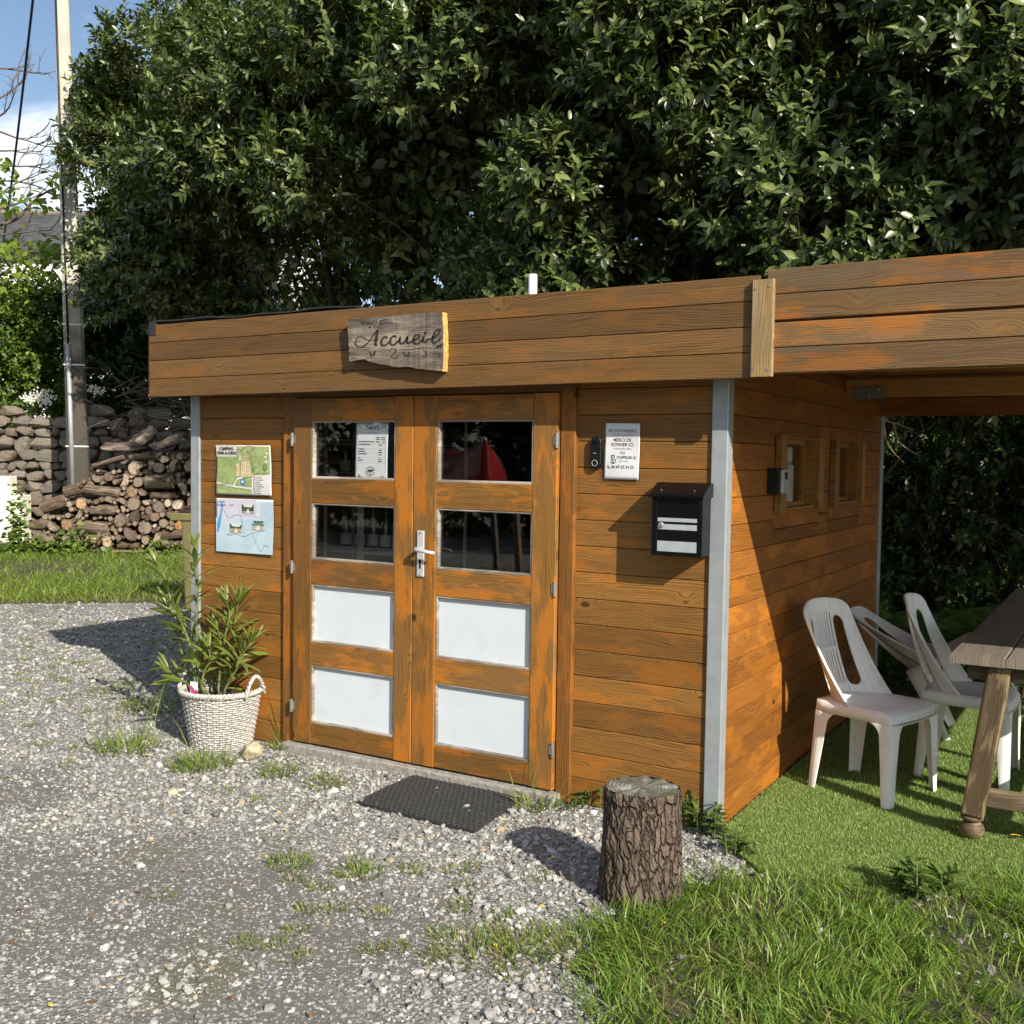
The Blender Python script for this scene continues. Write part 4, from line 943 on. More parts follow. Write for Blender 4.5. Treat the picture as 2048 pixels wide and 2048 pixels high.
gi = ng.nodes.new('NodeGroupInput'); go = ng.nodes.new('NodeGroupOutput'); ip = ng.nodes.new('GeometryNodeInstanceOnPoints'); ci = ng.nodes.new('GeometryNodeCollectionInfo')
ci.inputs[0].default_value = stones; ci.inputs[1].default_value = True; ci.inputs[2].default_value = True
na = ng.nodes.new('GeometryNodeInputNamedAttribute'); na.data_type = 'FLOAT'; na.inputs[0].default_value = 'scl'
nr = ng.nodes.new('GeometryNodeInputNamedAttribute'); nr.data_type = 'FLOAT_VECTOR'; nr.inputs[0].default_value = 'rot'
Lk = ng.links.new; Lk(gi.outputs[0], ip.inputs['Points']); Lk(ci.outputs[0], ip.inputs['Instance']); ip.inputs['Pick Instance'].default_value = True
Lk(na.outputs[0], ip.inputs['Scale']); Lk(nr.outputs[0], ip.inputs['Rotation']); Lk(ip.outputs[0], go.inputs[0])
md = grav.modifiers.new('scatter', 'NODES'); md.node_group = ng
print('gravel stones', n)

# turf fibres
N0 = 190000; P = np.c_[RNG.uniform(3.17, 5.0, N0), RNG.uniform(-.38, 3.15, N0)]
dn = np.hypot(P[:, 0]-CAM[0], P[:, 1]-CAM[1]); P = P[in_poly(P, TURF) & (RNG.random(N0) < np.interp(dn, [4, 5, 7], [1, .8, .45]))]; n = len(P); th = RNG.uniform(0, 6.28, n)
V, F = blades(np.c_[P, np.full(n, TZ-.001)], RNG.uniform(.010, .018, n), RNG.uniform(.0018, .0032, n), np.c_[np.cos(th), np.sin(th)], RNG.uniform(.1, .7, n), RNG)
tag(np_mesh('turf_pile', V, F, 'turf_fibre'), 'short green plastic fibres of the artificial turf', 'turf', kind='stuff')

# long grass of the lawn in front
def lawn_grass(N0, box, poly, hr, wr, dens, seed, m, name, label, zb=GZ, kind='stuff', cat='grass', dirbias=None, bend=(.3, 1.25), fuzz=.07):
    r = np.random.default_rng(seed); P = np.c_[r.uniform(box[0], box[1], N0), r.uniform(box[2], box[3], N0)]
    P = P[in_poly(P+r.normal(0, fuzz, P.shape), poly) & (r.random(N0) < dens(P))]; n = len(P)
    th = r.uniform(0, 6.28, n) if dirbias is None else dirbias(P)+r.normal(0, .8, n)
    h = r.uniform(*hr, n)*(.55+.9*vnoise(P, 4.5, seed+1)); V, F = blades(np.c_[P, np.full(n, zb)], h, r.uniform(*wr, n), np.c_[np.cos(th), np.sin(th)], r.uniform(*bend, n), r)
    return tag(np_mesh(name, V, F, m), label, cat, kind=kind)
LAWN_W = [tuple(np.array(p)) for p in LAWN]
pth = gpt(1880, 1850)[:2]
def ld(P):
    d = np.clip(vnoise(P, 5, 21)*1.7, .2, 1)*np.clip(vnoise(P, 16, 23)*1.8, .4, 1); bare = np.exp(-((P[:, 0]-pth[0])**2/.10+(P[:, 1]-(pth[1]+.12))**2/.022)); return d*(1-.5*bare)
lawn_grass(68000, (2.9, 5.3, -2.9, .3), LAWN_W, (.03, .105), (.003, .0065), ld, 31, 'lawn_blade', 'lawn_grass', 'uncut bright green grass in front of the turf', dirbias=lambda P: vnoise(P, 6, 8)*14)
lawn_grass(11000, (2.9, 5.3, -2.9, .3), LAWN_W, (.025, .08), (.0025, .005), lambda P: np.clip(vnoise(P, 4, 77)*1.9-.35, 0, 1), 33, 'dry_blade', 'dry_grass', 'straw coloured dead blades among the front grass', bend=(.6, 1.3))

FRINGE = [tuple(gpt(x, y)[:2]) for x, y in ((1120, 2120), (1080, 1990), (950, 1900), (1010, 1835), (1190, 1820), (1330, 1745), (1460, 1715), (1560, 1722), (1740, 1775), (2048, 1745))]+[(5.2, .2), (5.2, -.6), (4.0, -1.2), (3.3, -2.2)]
lawn_grass(9000, (2.3, 5.3, -2.9, .3), FRINGE, (.025, .07), (.003, .006), lambda P: np.clip(vnoise(P, 6, 61)*2.2-.75, 0, 1), 35, 'lawn_blade', 'lawn_fringe', 'scattered grass where the lawn thins into gravel')
# grass tufts in the gravel
def tuft(px, py, n, rad, h, seed, label, long=0, dry=.1, w=(.003, .006)):
    c = gpt(px, py); r = np.random.default_rng(seed); o = []
    for m, k in (('grass_blade', int(n*(1-dry))), ('dry_blade', int(n*dry)+1)):
        a = r.uniform(0, 6.28, k); q = rad*np.sqrt(r.random(k)); P = np.c_[c[0]+q*np.cos(a), c[1]+q*np.sin(a), np.full(k, GZ)]
        hh = r.uniform(.45, 1, k)*h; th = a+r.normal(0, .5, k); be = np.clip(q/rad*.9+r.normal(.2, .2, k), .1, 1.3)
        if m == 'grass_blade' and long: hh[:long] = h*r.uniform(2., 3.4, long); be[:long] = r.uniform(.2, .75, long)
        o.append((m, blades(P, hh, r.uniform(*w, k), np.c_[np.cos(th), np.sin(th)], be, r)))
    V, F = merge([x[1] for x in o]); mi = np.concatenate([np.full(len(x[1][1]), i) for i, x in enumerate(o)])
    return tag(np_mesh('grass_tuft', V-np.array([c[0], c[1], GZ]), F, [x[0] for x in o], None, Matrix.Translation((c[0], c[1], GZ)), mi=mi), label, 'grass', 'grass tufts in the gravel')
S_ = 1.06004
tuft(545*S_, 1408*S_, 150, .10, .10, 1, 'grass tuft with long stalks at the left foot of the door', 14, .2)
tuft(240*S_, 1415*S_, 230, .16, .13, 2, 'big spreading grass tuft on gravel left of the basket', 16, .1)
tuft(382*S_, 1448*S_, 260, .15, .12, 3, 'dense dark grass tuft in front of the wicker basket', 8, .08)
tuft(527*S_, 1462*S_, 120, .09, .085, 4, 'round spiky grass tuft below the door sill', 0, .12)
tuft(617*S_, 1482*S_, 130, .11, .08, 5, 'yellowish grass tuft left of the black mat', 4, .35)
tuft(1012*S_, 1522*S_, 150, .10, .09, 6, 'grass tuft at the right end of the black mat', 6, .12)
tuft(550*S_, 1632*S_, 130, .085, .05, 7, 'low bright grass tuft alone in open gravel', 0, .1)
tuft(677*S_, 1650*S_, 140, .09, .06, 8, 'double grass tuft in gravel before the mat', 0, .12)
tuft(290*S_, 1335*S_, 200, .22, .09, 9, 'grass patch in the shade behind the basket', 10, .15)
tuft(205*S_, 1305*S_, 120, .16, .06, 10, 'flat grass patch in the gravel by the shed shadow', 0, .2)
tuft(905*S_, 1795*S_, 260, .16, .055, 11, 'wide low grass patch between stump and open gravel', 0, .3)
tuft(990*S_, 1790*S_, 200, .13, .055, 12, 'brownish low grass patch next to the lawn corner', 0, .5)
tuft(1095*S_, 1785*S_, 260, .15, .07, 13, 'low grass patch at the foot of the tree stump', 3, .25)
small = [(635, 1718), (790, 1645), (945, 1730), (575, 1720), (710, 1725), (145, 1412), (80, 1405), (1025, 1660), (130, 1445), (425, 1492), (480, 1510), (815, 1812), (960, 1838), (305, 1690), (55, 1370), (90, 1262), (160, 1255), (225, 1246), (120, 1225), (700, 1795)]
rq = np.random.default_rng(88)
for _ in range(34):
    small.append((rq.uniform(0, 330), rq.uniform(1165, 1345)))
for _ in range(16):
    small.append((rq.uniform(450, 1000), rq.uniform(1600, 1870)))
small = [q_ for q_ in small if not (q_[0] > 320 and q_[1] < 1380)]
for i, (x, y) in enumerate(small): tuft(x*S_, y*S_, 46, .05, .035, 40+i, 'tiny sprig of grass coming up through the gravel', 0, .3, (.003, .005))

# ---------------------------------------------------------------- rubber mat
mc = [Vector(gpt(x, y)) for x, y in ((714.3, 1610.5), (948.7, 1669.5), (1043, 1604), (826, 1556))]      # front-left, front-right, back-right, back-left
mat_t = thing('door_mat', 'black rubber ring mat lying in front of the door', 'mat', tuple((mc[0]+mc[2])/2))
def mp(u, v, z): p = (mc[0]*(1-u)+mc[1]*u)*(1-v)+(mc[3]*(1-u)+mc[2]*u)*v; return (p.x, p.y, GZ+z+.004*math.sin(u*5+1)*math.sin(v*4))
MB().grid(lambda a, b: mp(a, b, .012), 20, 14).build('base_sheet', 'rubber', mat_t, solid=.012)
q = MB(); nu, nv = 22, 16
for i in range(nu):
    for j in range(nv):
        u = (i+.5+(.5 if j % 2 else 0))/(nu+.5); v = (j+.5)/nv
        q.tube([mp(u+.019*math.cos(a), v+.027*math.sin(a), .0185) for a in np.linspace(0, 6.2832, 11)[:-1]], .0038, 5, closed=True)
tag(q.build('ring_pattern', 'rubber', mat_t, smooth=True), kind='stuff')

# ---------------------------------------------------------------- tree stump
fb_ = gpt(1275, 1826); dv = unit(np.array([fb_[0]-CAM[0], fb_[1]-CAM[1]])); sc_ = fb_[:2]+dv*.15
st = thing('tree_stump', 'sawn tree stump with rough grey brown bark standing on gravel', 'stump', (sc_[0], sc_[1], GZ))
rs = np.random.default_rng(11); ph = rs.uniform(0, 6.28, 30)
def stump_r(a, z):
    b = .134+.016*(1-z)**2+.006*math.sin(2*a+1)+.005*math.sin(3*a+z*2)
    lump = .010*math.exp(-((a-4.2)**2*30+(z-.55)**2*120))
    fis = 0
    for k, fr in enumerate((9, 14, 21, 33)):
        w = abs(math.sin(a*fr/2+ph[k]+(2.2 if k < 2 else 1.3)*math.sin(z*5+ph[k+5]+a)+.8*math.sin(z*17+ph[k+9]+3*a)))
        fis = max(fis, math.exp(-(w/.16)**2)*(1, .9, .7, .5)[k]*(.5+.5*math.sin(z*11+a*5+ph[k+13])))
    pl = .5+.5*math.sin(a*11+ph[20]+2*math.sin(z*13+a*4))*math.sin(z*19+ph[21]+a*3)
    return b+lump-.013*fis+.004*pl+.0015*math.sin(a*41+z*90+2*math.sin(z*31+a*9))
H = .425; NA, NZ = 300, 84; q = MB()
def sp_(i, j):
    a = 2*math.pi*i; z = j; r = stump_r(a % (2*math.pi), z)*(1-.02*(z > .985)); return (sc_[0]+r*math.cos(a)+.012*z, sc_[1]+r*math.sin(a), GZ-.01+z*H)
q.grid(sp_, NA, NZ); q.build('bark', 'bark', st, smooth=True, merge=True)
q = MB(); q.add([(0, 0, 0)]+[(stump_r(2*math.pi*i/72, 1)*.965*math.cos(2*math.pi*i/72), stump_r(2*math.pi*i/72, 1)*.965*math.sin(2*math.pi*i/72), .004*math.sin(i*.9)) for i in range(72)], [(0, 1+i, 1+(i+1) % 72) for i in range(72)])
q.build('cut_top', 'stump_top', st, Matrix.Translation((sc_[0]+.012, sc_[1], GZ-.01+H-.003)))

# ---------------------------------------------------------------- wicker basket and oleander
bc0 = gpt(443, 1503); dv = unit(np.array([bc0[0]-CAM[0], bc0[1]-CAM[1]])); bx, by = bc0[:2]+dv*.155
bk = thing('wicker_basket', 'whitewashed wicker basket planter on the gravel by the wall', 'basket', (bx, by, GZ))
HB = .315; rad = lambda z: .162+.052*(z/HB)
q = MB(); nst = 36; rows = 24
for k in range(rows):
    z = .008+k*(HB-.03)/(rows-1); r0 = rad(z); pts = []
    for i in range(120):
        a = 2*math.pi*i/120; s = math.sin(a*nst/2+(math.pi/1 if k % 2 else 0))
        pts.append((bx+(r0+.0052*s)*math.cos(a), by+(r0+.0052*s)*math.sin(a), GZ+z+.0012*math.sin(5*a+k)))
    q.tube(pts, .0056, 5, closed=True)
q.build('weave', 'wicker', bk, smooth=True)
q = MB()
for i in range(nst):
    a = 2*math.pi*(i+.5)/nst; q.tube([(bx+rad(z)*math.cos(a), by+rad(z)*math.sin(a), GZ+z) for z in (0, HB*.5, HB)], .0045, 5)
q.build('stakes', 'wicker', bk)
q = MB()
for ph_, rr in ((0, .011), (2.09, .011), (4.19, .011)):
    q.tube([(bx+(rad(HB)+.004+.009*math.cos(a*22+ph_))*math.cos(a), by+(rad(HB)+.004+.009*math.cos(a*22+ph_))*math.sin(a), GZ+HB-.004+.010*math.sin(a*22+ph_)) for a in np.linspace(0, 6.2832, 181)[:-1]], .0075, 5, closed=True)
q.build('rim', 'wicker', bk, smooth=True)
for a0 in (.15, .15+math.pi):
    q = MB(); sx, sy = math.cos(a0), math.sin(a0)
    for ph_ in (0, math.pi):
        pts = []
        for t_ in np.linspace(0, 1, 36):
            w_ = (t_-.5)*.17; hh = .105*math.sin(math.pi*t_)**.7; tw = .006
            pts.append((bx+(rad(HB)+.012)*sx-sy*w_+tw*math.cos(t_*40+ph_)*sx, by+(rad(HB)+.012)*sy+sx*w_+tw*math.cos(t_*40+ph_)*sy, GZ+HB-.02+hh+tw*math.sin(t_*40+ph_)))
        q.tube(pts, .0075, 6)
    q.build('handle', 'wicker', bk, smooth=True)
MB().lathe((bx, by, GZ), [(.001, .26), (.12, .262), (.195, .255), (.195, .22)], 28, cap=False).build('soil', 'soil', bk)
MB().lathe((bx, by, GZ), [(.145, .005), (.192, .26), (.189, .26), (.142, .005)], 28).build('inner_pot', 'black_plastic', bk)

ol = thing('oleander', 'leggy oleander shrub growing in the wicker basket', 'plant', (bx, by, GZ+.25))
leafm = []
for k in range(5):
    r = random.Random(k); q = MB(); W_ = .5; n = 9; curl = (.10, .22, .05, .30, .16)[k]; vv = []; ff = []
    for i in range(n+1):
        t_ = i/n; w_ = .075*math.sin(math.pi*min(1, t_*.97+.015))**.75; z = -curl*t_*t_+.03*math.sin(t_*3)
        vv += [(t_, w_, z+.022*(1 if 0 < i < n else 0)), (t_, 0, z), (t_, -w_, z+.022*(1 if 0 < i < n else 0))]
        if i: b = 3*i; ff += [(b-3, b-2, b+1, b), (b-2, b-1, b+2, b+1)]
    me = bpy.data.meshes.new('leaf'); me.from_pydata(vv, [], ff); me.materials.append(M['oleander_leaf']); me.polygons.foreach_set('use_smooth', [True]*len(ff)); leafm.append(me)
stems = [[(450, 1300), (440, 1000), (437, 600), (432, 350), (425, 190)], [(430, 1290), (400, 1000), (340, 800), (270, 670), (215, 500), (180, 380), (140, 310)], [(600, 1290), (630, 1050), (660, 850), (690, 680), (670, 590)],
         [(620, 1280), (680, 1000), (720, 800), (745, 680), (765, 580)], [(420, 1290), (350, 1210), (280, 1180), (215, 1110)], [(650, 1280), (720, 1160), (790, 1040), (798, 985)], [(560, 1290), (600, 1050), (622, 900), (600, 810)], [(470, 1290), (490, 1150), (540, 1040), (530, 960)], [(500, 1295), (480, 1080), (395, 900), (350, 840)], [(440, 1295), (330, 1010), (290, 760), (230, 640)], [(600, 1290), (690, 1130), (820, 960), (850, 900)]]
rr = random.Random(5); nl = 0
for si, s in enumerate(stems):
    yo = by+(-.06, -.10, .0, .06, -.08, .03, .05, -.09, -.02, -.05, .02)[si]
    P = [Vector(on(280+x/3.863, 1050+y/3.863, 1, yo)) for x, y in smooth_line(s, 5)]
    base = Vector((bx+(P[0].x-bx)*.5, by+(P[0].y-by)*.4, GZ+.24)); P[0] = base
    nP = len(P); so = MB().tube(P, [.0075-.005*i/nP for i in range(nP)], 7).build('stem', 'stem', ol, smooth=True)
    L = sum((P[i+1]-P[i]).length for i in range(nP-1)); d_ = L*.22; acc = 0; a0 = rr.random()*6; nxt = d_
    for i in range(nP-1):
        sg_ = P[i+1]-P[i]; ln = sg_.length
        while acc+ln >= nxt:
            p = P[i]+sg_*((nxt-acc)/ln); fr = nxt/L; tdir = sg_.normalized()
            for w in range(3 if fr > .72 else (2 if fr > .4 else 1)):
                a = a0+w*2.094+rr.uniform(-.3, .3); e1 = tdir.orthogonal().normalized(); e2 = tdir.cross(e1)
                out = e1*math.cos(a)+e2*math.sin(a); up_ = rr.uniform(.35, .75) if fr < .85 else rr.uniform(.9, 1.8)
                dr_ = (out+tdir*up_+Vector((0, 0, .1))).normalized(); sd_ = dr_.cross(tdir).normalized(); nn = sd_.cross(dr_)
                if nn.z < 0: nn = -nn; sd_ = -sd_
                Lf = rr.uniform(.13, .20)*(1 if fr < .9 else .85)
                mw = frame(p, dr_*Lf, (nn.cross(dr_))*Lf*rr.uniform(.85, 1.15), nn*Lf)
                link(bpy.data.objects.new('leaf', leafm[rr.randrange(5)]), ol, mw); nl += 1
            a0 += 1.05; nxt += rr.uniform(.042, .066)
        acc += ln
    tp = P[-1]; td = (P[-1]-P[-3]).normalized()
    for w in range(5):
        e1 = td.orthogonal().normalized(); e2 = td.cross(e1); a = w*1.256+.4; dr_ = (td+(e1*math.cos(a)+e2*math.sin(a))*.35).normalized(); nn = dr_.cross(e1).normalized()
        link(bpy.data.objects.new('leaf', leafm[w]), ol, frame(tp, dr_*.10, nn.cross(dr_)*.10, nn*.10)); nl += 1
print('oleander leaves', nl)
pt = on(280+445/3.863, 1050+1290/3.863, 1, by-.13); q = MB(); q.box((pt[0]-.035, by-.15, GZ+.25), (pt[0]+.02, by-.148, GZ+.37)); lab = thing('plant_label', 'pink flower picture label stuck in the basket soil', 'label', (pt[0], by-.15, GZ+.25))
q.build('card', 'paper', lab)
q = MB(); rr = random.Random(3)
for k in range(7):
    cx, cz = pt[0]-.008+rr.uniform(-.018, .018), GZ+.315+rr.uniform(-.03, .03)
    q.add([(cx+.013*math.cos(a)*(1+.25*math.cos(5*a)), by-.1508-.0002*k, cz+.013*math.sin(a)*(1+.25*math.cos(5*a))) for a in np.linspace(0, 6.1, 16)], [tuple(range(16))])
q.build('flower_print', 'pink', lab)

# yellow stone beside the basket
def rock(name, c, size, seed, m, label, cat='stone', squash=.7):
    bm = bmesh.new(); bmesh.ops.create_icosphere(bm, subdivisions=3, radius=1); r = np.random.default_rng(seed); pl = [(unit(r.normal(size=3)), r.uniform(.6, .9)) for _ in range(12)]
    for v in bm.verts:
        p = np.array(v.co)
        for nn, dd in pl:
            if p@nn > dd: p = p-nn*(p@nn-dd)
        v.co = p*np.array([1, .85, squash])*size
    me = bpy.data.meshes.new(name); bm.to_mesh(me); bm.free(); me.materials.append(M[m]); me.polygons.foreach_set('use_smooth', [True]*len(me.polygons))
    return tag(link(bpy.data.objects.new(name, me), None, Matrix.Translation(c)), label, cat)
rc = gpt(488, 1522); rock('stone', (rc[0], rc[1]+.05, GZ+.045), .062, 4, 'rock', 'yellowish rough stone leaning by the wicker basket', squash=.95)
rc = gpt(345, 1588); rock('stone', (rc[0], rc[1], GZ+.01), .03, 9, 'rock', 'small pale yellow stone lying in open gravel')
rc = gpt(2880/2, 1400); 

# fallen leaves
def fallen(px, py, z, m, label, L=.06, rot=0., w=.4):
    p = gpt(px, py, z); V, F = leaves(np.array([[0, 0, .004]]), np.array([[1, 0, .05]]), np.array([[0, .15, 1.]]), np.array([L]), np.array([L*w]), True, .15)
    return tag(np_mesh('fallen_leaf', V, F, m, None, Matrix.Translation((p[0], p[1], z)) @ Matrix.Rotation(rot, 4, 'Z')), label, 'leaf')
fallen(2018, 1672, TZ+.022, 'dry_leaf', 'yellow fallen leaf lying on the artificial turf', .075, .5)
fallen(283, 1512, GZ+.012, 'dry_leaf', 'yellow fallen leaf on gravel beside the big grass tuft', .07, .6)
fallen(628, 1606, GZ+.01, 'brown_leaf', 'curled brown leaf on gravel left of the mat', .055, 2.)
fallen(660, 1780+40, GZ+.01, 'brown_leaf', 'small brown leaf lying in open gravel', .03, 1.)

# dead leaves and bits blown over the gravel
r = np.random.default_rng(19); nL = 90; P = np.c_[r.uniform(-.5, 3.6, nL), r.uniform(-2.6, -.15, nL), np.full(nL, GZ+.012)]; g_ = r.uniform(0, 6.28, nL); L = r.uniform(.012, .035, nL)
V, F = leaves(P, np.c_[np.cos(g_), np.sin(g_), r.normal(0, .2, nL)], np.c_[r.normal(0, .4, nL), r.normal(0, .4, nL), np.ones(nL)], L, L*.6, True, .3)
tag(np_mesh('leaf_litter', V, F, ['brown_leaf', 'dry_leaf'], mi=np.repeat((r.random(nL) < .25).astype(int), 8)), 'small dead leaves and bits blown over the gravel', 'leaves', kind='stuff')
# weeds along the wall foot
def weed(px, py, h, ns, seed, label, Lf=(.03, .055), z=GZ, spread=.06, m='weed_leaf'):
    c = gpt(px, py, z); r = np.random.default_rng(seed); P = []; D = []; Nn = []; L = []
    root = thing('weed', label, 'weed', tuple(c)); q = MB()
    for s in range(ns):
        a = r.uniform(0, 6.28); hh = h*r.uniform(.5, 1); lean = r.uniform(.05, .6)*spread/.06*.35
        b = np.array([c[0]+r.normal(0, spread*.4), c[1]+r.normal(0, spread*.4), z]); tip = b+np.array([math.cos(a)*lean*hh, math.sin(a)*lean*hh, hh]); q.tube([b, (b+tip)/2, tip], .0022, 5)
        for k in range(int(6+hh*60)):
            t_ = r.uniform(.12, 1); g = r.uniform(0, 6.28); P.append(b+(tip-b)*t_); D.append([math.cos(g), math.sin(g), r.uniform(.1, .9)]); Nn.append([r.normal(0, .3), r.normal(0, .3), 1]); L.append(r.uniform(*Lf))
    q.build('stem', 'stem', root); P, D, Nn, L = map(np.array, (P, D, Nn, L)); V, F = leaves(P, D, Nn, L, L*.32, True, .2)
    np_mesh('foliage', V, F, m, root)
weed(1185*S_, 1500*S_, .20, 3, 1, 'upright leafy weed behind the left side of the stump')
weed(1245*S_, 1503*S_, .24, 3, 2, 'upright leafy weed behind the right side of the stump')
weed(1130*S_, 1518*S_, .12, 6, 3, 'low weed at the foot of the wall right of the door', spread=.1)
weed(1085*S_, 1520*S_, .08, 6, 4, 'small weed by the right door jamb', spread=.1)
weed(1300*S_, 1565*S_, .17, 5, 5, 'pale weed between the stump and the grey post', spread=.07)
weed(1350*S_, 1580*S_, .15, 9, 6, 'spreading green weed at the foot of the grey post', (.04, .07), spread=.12)
weed(1395*S_, 1612*S_, .10, 8, 7, 'low green weed at the corner of the turf', (.03, .055), spread=.12)
weed(1745*S_, 1700*S_, .16, 8, 8, 'broad leaved weed at the front edge of the turf', (.05, .09), spread=.09)
weed(1775*S_, 1690*S_, .13, 5, 9, 'second broad leaved weed at the turf edge', (.045, .08), spread=.07)
# ---------------------------------------------------------------- plastic chairs
def make_chair(label):
    t0 = thing('plastic_chair', label, 'chair', (0, 0, 0), 'plastic chairs at the table')
    hw = lambda x: .188+.02*(x+.19)/.40
    q = MB()
    def seat(u, v):
        x = -.19+.405*u; s = v*2-1; y = s*hw(x)
        z = .440-.016*math.sin(math.pi*min(1, u*1.05))*(1-s*s)-.035*max(0, (u-.86)/.14)**2
        if .06 < u < .93 and abs(s) < .86: z += .004*math.sin(s*44+2.5*s*(u-.5))
        x += .018*(1-s*s)*u
        return (x, y, z)
    q.grid(seat, 22, 90); q.build('seat', 'chair_plastic', t0, smooth=True, solid=.005)
    # apron round the seat
    per = []
    for i in range(13): u = i/12; per.append((-.19+.405*u, -hw(-.19+.405*u), 0))
    for i in range(1, 13): s = -1+2*i/12; per.append((.215+.018*(1-s*s), s*hw(.215), 0))
    for i in range(1, 13): u = 1-i/12; per.append((-.19+.405*u, hw(-.19+.405*u), 0))
    for i in range(1, 13): s = 1-2*i/12; per.append((-.19, s*hw(-.19), 0))
    q = MB(); n = len(per); k = 0
    zt = [.440-(.033 if p[0] > .20 else 0) for p in per]
    q.add([(p[0], p[1], z) for p, z in zip(per, zt)]+[(p[0]*1.01, p[1]*1.012, z-.028) for p, z in zip(per, zt)]+[(p[0]*1.02, p[1]*1.02, .382) for p in per], [(r*n+i, r*n+(i+1) % n, (r+1)*n+(i+1) % n, (r+1)*n+i) for r in range(2) for i in range(n)])
    q.build('apron', 'chair_plastic', t0, smooth=True, solid=.005)
    for sx in (-1, 1):
        for sy in (-1, 1):
            top = Vector((-.194 if sx < 0 else .222, sy*(hw(-.19)+.003 if sx < 0 else hw(.215)+.005), .385)); bot = Vector((-.215 if sx < 0 else .222, sy*(.205 if sx < 0 else .226), 0))
            q = MB(); rows = [i/10*.33 for i in range(11)]+[.34, .352, .362, .371, .378, .384]
            for axis in (0, 1):
                vv = []; ff = []; nc = 4
                for ri, z in enumerate(rows):
                    f = z/.385; c = bot+(top-bot)*f; w = .036+.034*f
                    if z > .325:
                        tt = min(1, (z-.325)/.06); w += .055*(1-math.sqrt(max(0, 1-tt*tt)))
                    if axis and sx < 0: w *= .9
                    for j in range(nc+1):
                        e = w*j/nc; p = c.copy()
                        if axis == 0: p.x += -sx*e; p.y += sy*.006*math.sin(math.pi*min(1, e/.05))*(1-f*.6)
                        else: p.y += -sy*e; p.x += sx*.006*math.sin(math.pi*min(1, e/.05))*(1-f*.6)
                        vv.append(p)
                    if ri: ff += [((ri-1)*(nc+1)+j, (ri-1)*(nc+1)+j+1, ri*(nc+1)+j+1, ri*(nc+1)+j) for j in range(nc)]
                q.add(vv, ff)
            q.build('leg', 'chair_plastic', t0, smooth=False, merge=True, solid=.006, bevel=.002)
    # backrest: top rail, two side bands that sweep forward to the seat, slotted middle
    def B(s, t_):
        a = abs(s); xb = -.190+.175*a**2.4; yb = s*(.196+.004*a); zb = .425+.012*a**4
        xt = -.325+.055*s*s; yt = s*.200; zt_ = .902-.022*s*s-.03*a**8
        e = t_**.92; return (xb+(xt-xb)*e-.012*math.sin(math.pi*t_), yb+(yt-yb)*t_, zb+(zt_-zb)*t_)
    rows = [0, .04, .08, .13, .2, .3, .4, .47, .5, .6, .7, .78, .82, .86, .9, .94, .975, 1]
    q = MB()
    def col(s0, s1, rws):
        q.add([B(s, r) for s in (s0, s1) for r in rws], [(i, i+1, len(rws)+i+1, len(rws)+i) for i in range(len(rws)-1)])
    def hole(s0, s1, t0_, t1_, n):
        c = (s0+s1)/2; h = (s1-s0)/2
        for i in range(n):
            a, b = s0+(s1-s0)*i/n, s0+(s1-s0)*(i+1)/n
            ca = lambda s: math.sqrt(max(0, 1-((s-c)/h)**2))
            for lo in (0, 1):
                ra = (t1_-.07+.07*ca(a)) if lo else (t0_+.07-.07*ca(a)); rb = (t1_-.07+.07*ca(b)) if lo else (t0_+.07-.07*ca(b)); end = 1. if lo else 0.
                m = 5; q.add([B(a, ra+(end-ra)*k/m) for k in range(m+1)]+[B(b, rb+(end-rb)*k/m) for k in range(m+1)], [(k, k+1, m+2+k, m+1+k) for k in range(m)])
    for sg in (-1, 1):
        e = [1, .93, .86, .79, .72]
        for i in range(4): col(sg*e[i], sg*e[i+1], rows)
        hole(*(sorted((sg*.72, sg*.45))), .10, .83, 10)
    ns = 10; ws = .9/(ns+(ns-1)*.5); x = -.45
    for i in range(ns):
        col(x, x+ws, rows); x += ws
        if i < ns-1:
            g = ws*.5
            for r0, r1 in ((0, .13), (.47, .5), (.86, 1.)): col(x, x+g, [r for r in rows if r0-1e-6 <= r <= r1+1e-6])
            x += g
    q.build('backrest', 'chair_plastic', t0, smooth=True, merge=True, solid=.006)
    q = MB(); pts = [B(-1, t_) for t_ in np.linspace(0, .97, 14)]+[B(s, 1) for s in np.linspace(-.97, .97, 25)]+[B(1, t_) for t_ in np.linspace(.97, 0, 14)]
    q.tube(pts, .0075, 8); q.build('rolled_edge', 'chair_plastic', t0, smooth=True)
    return t0
ch = make_chair('white plastic chair with slotted back standing on sunlit turf by the wall')
def place_chair(o, a, b):      # rear-feet middle and front-feet middle on the turf
    a, b = Vector((a[0], a[1], TZ)), Vector((b[0], b[1], TZ)); u = (b-a).normalized(); c = (a+b)/2
    o.matrix_basis = frame(c, u, Vector((0, 0, 1)).cross(u), (0, 0, 1))
zp = lambda x, y: gpt(1580+x/3.22, 1150+y/3.22, TZ)
c2 = copy_tree(ch); c3 = copy_tree(ch)
place_chair(ch, (zp(138, 1368)+zp(378, 1252))/2, (zp(650, 1518)+zp(918, 1382))/2)
place_chair(c2, (zp(755, 1280)+zp(950, 1180))/2, (zp(1345, 1375)+zp(1490, 1262))/2); c2['label'] = 'white plastic chair tucked under the wooden table'
c3['label'] = 'white plastic chair tipped back against the shed side wall'
c3.matrix_basis = Matrix.Translation((3.765, 2.3, TZ)) @ Matrix.Rotation(R(4), 4, 'Z') @ Matrix.Rotation(R(-33.5), 4, 'Y') @ Matrix.Translation((.215, 0, 0))

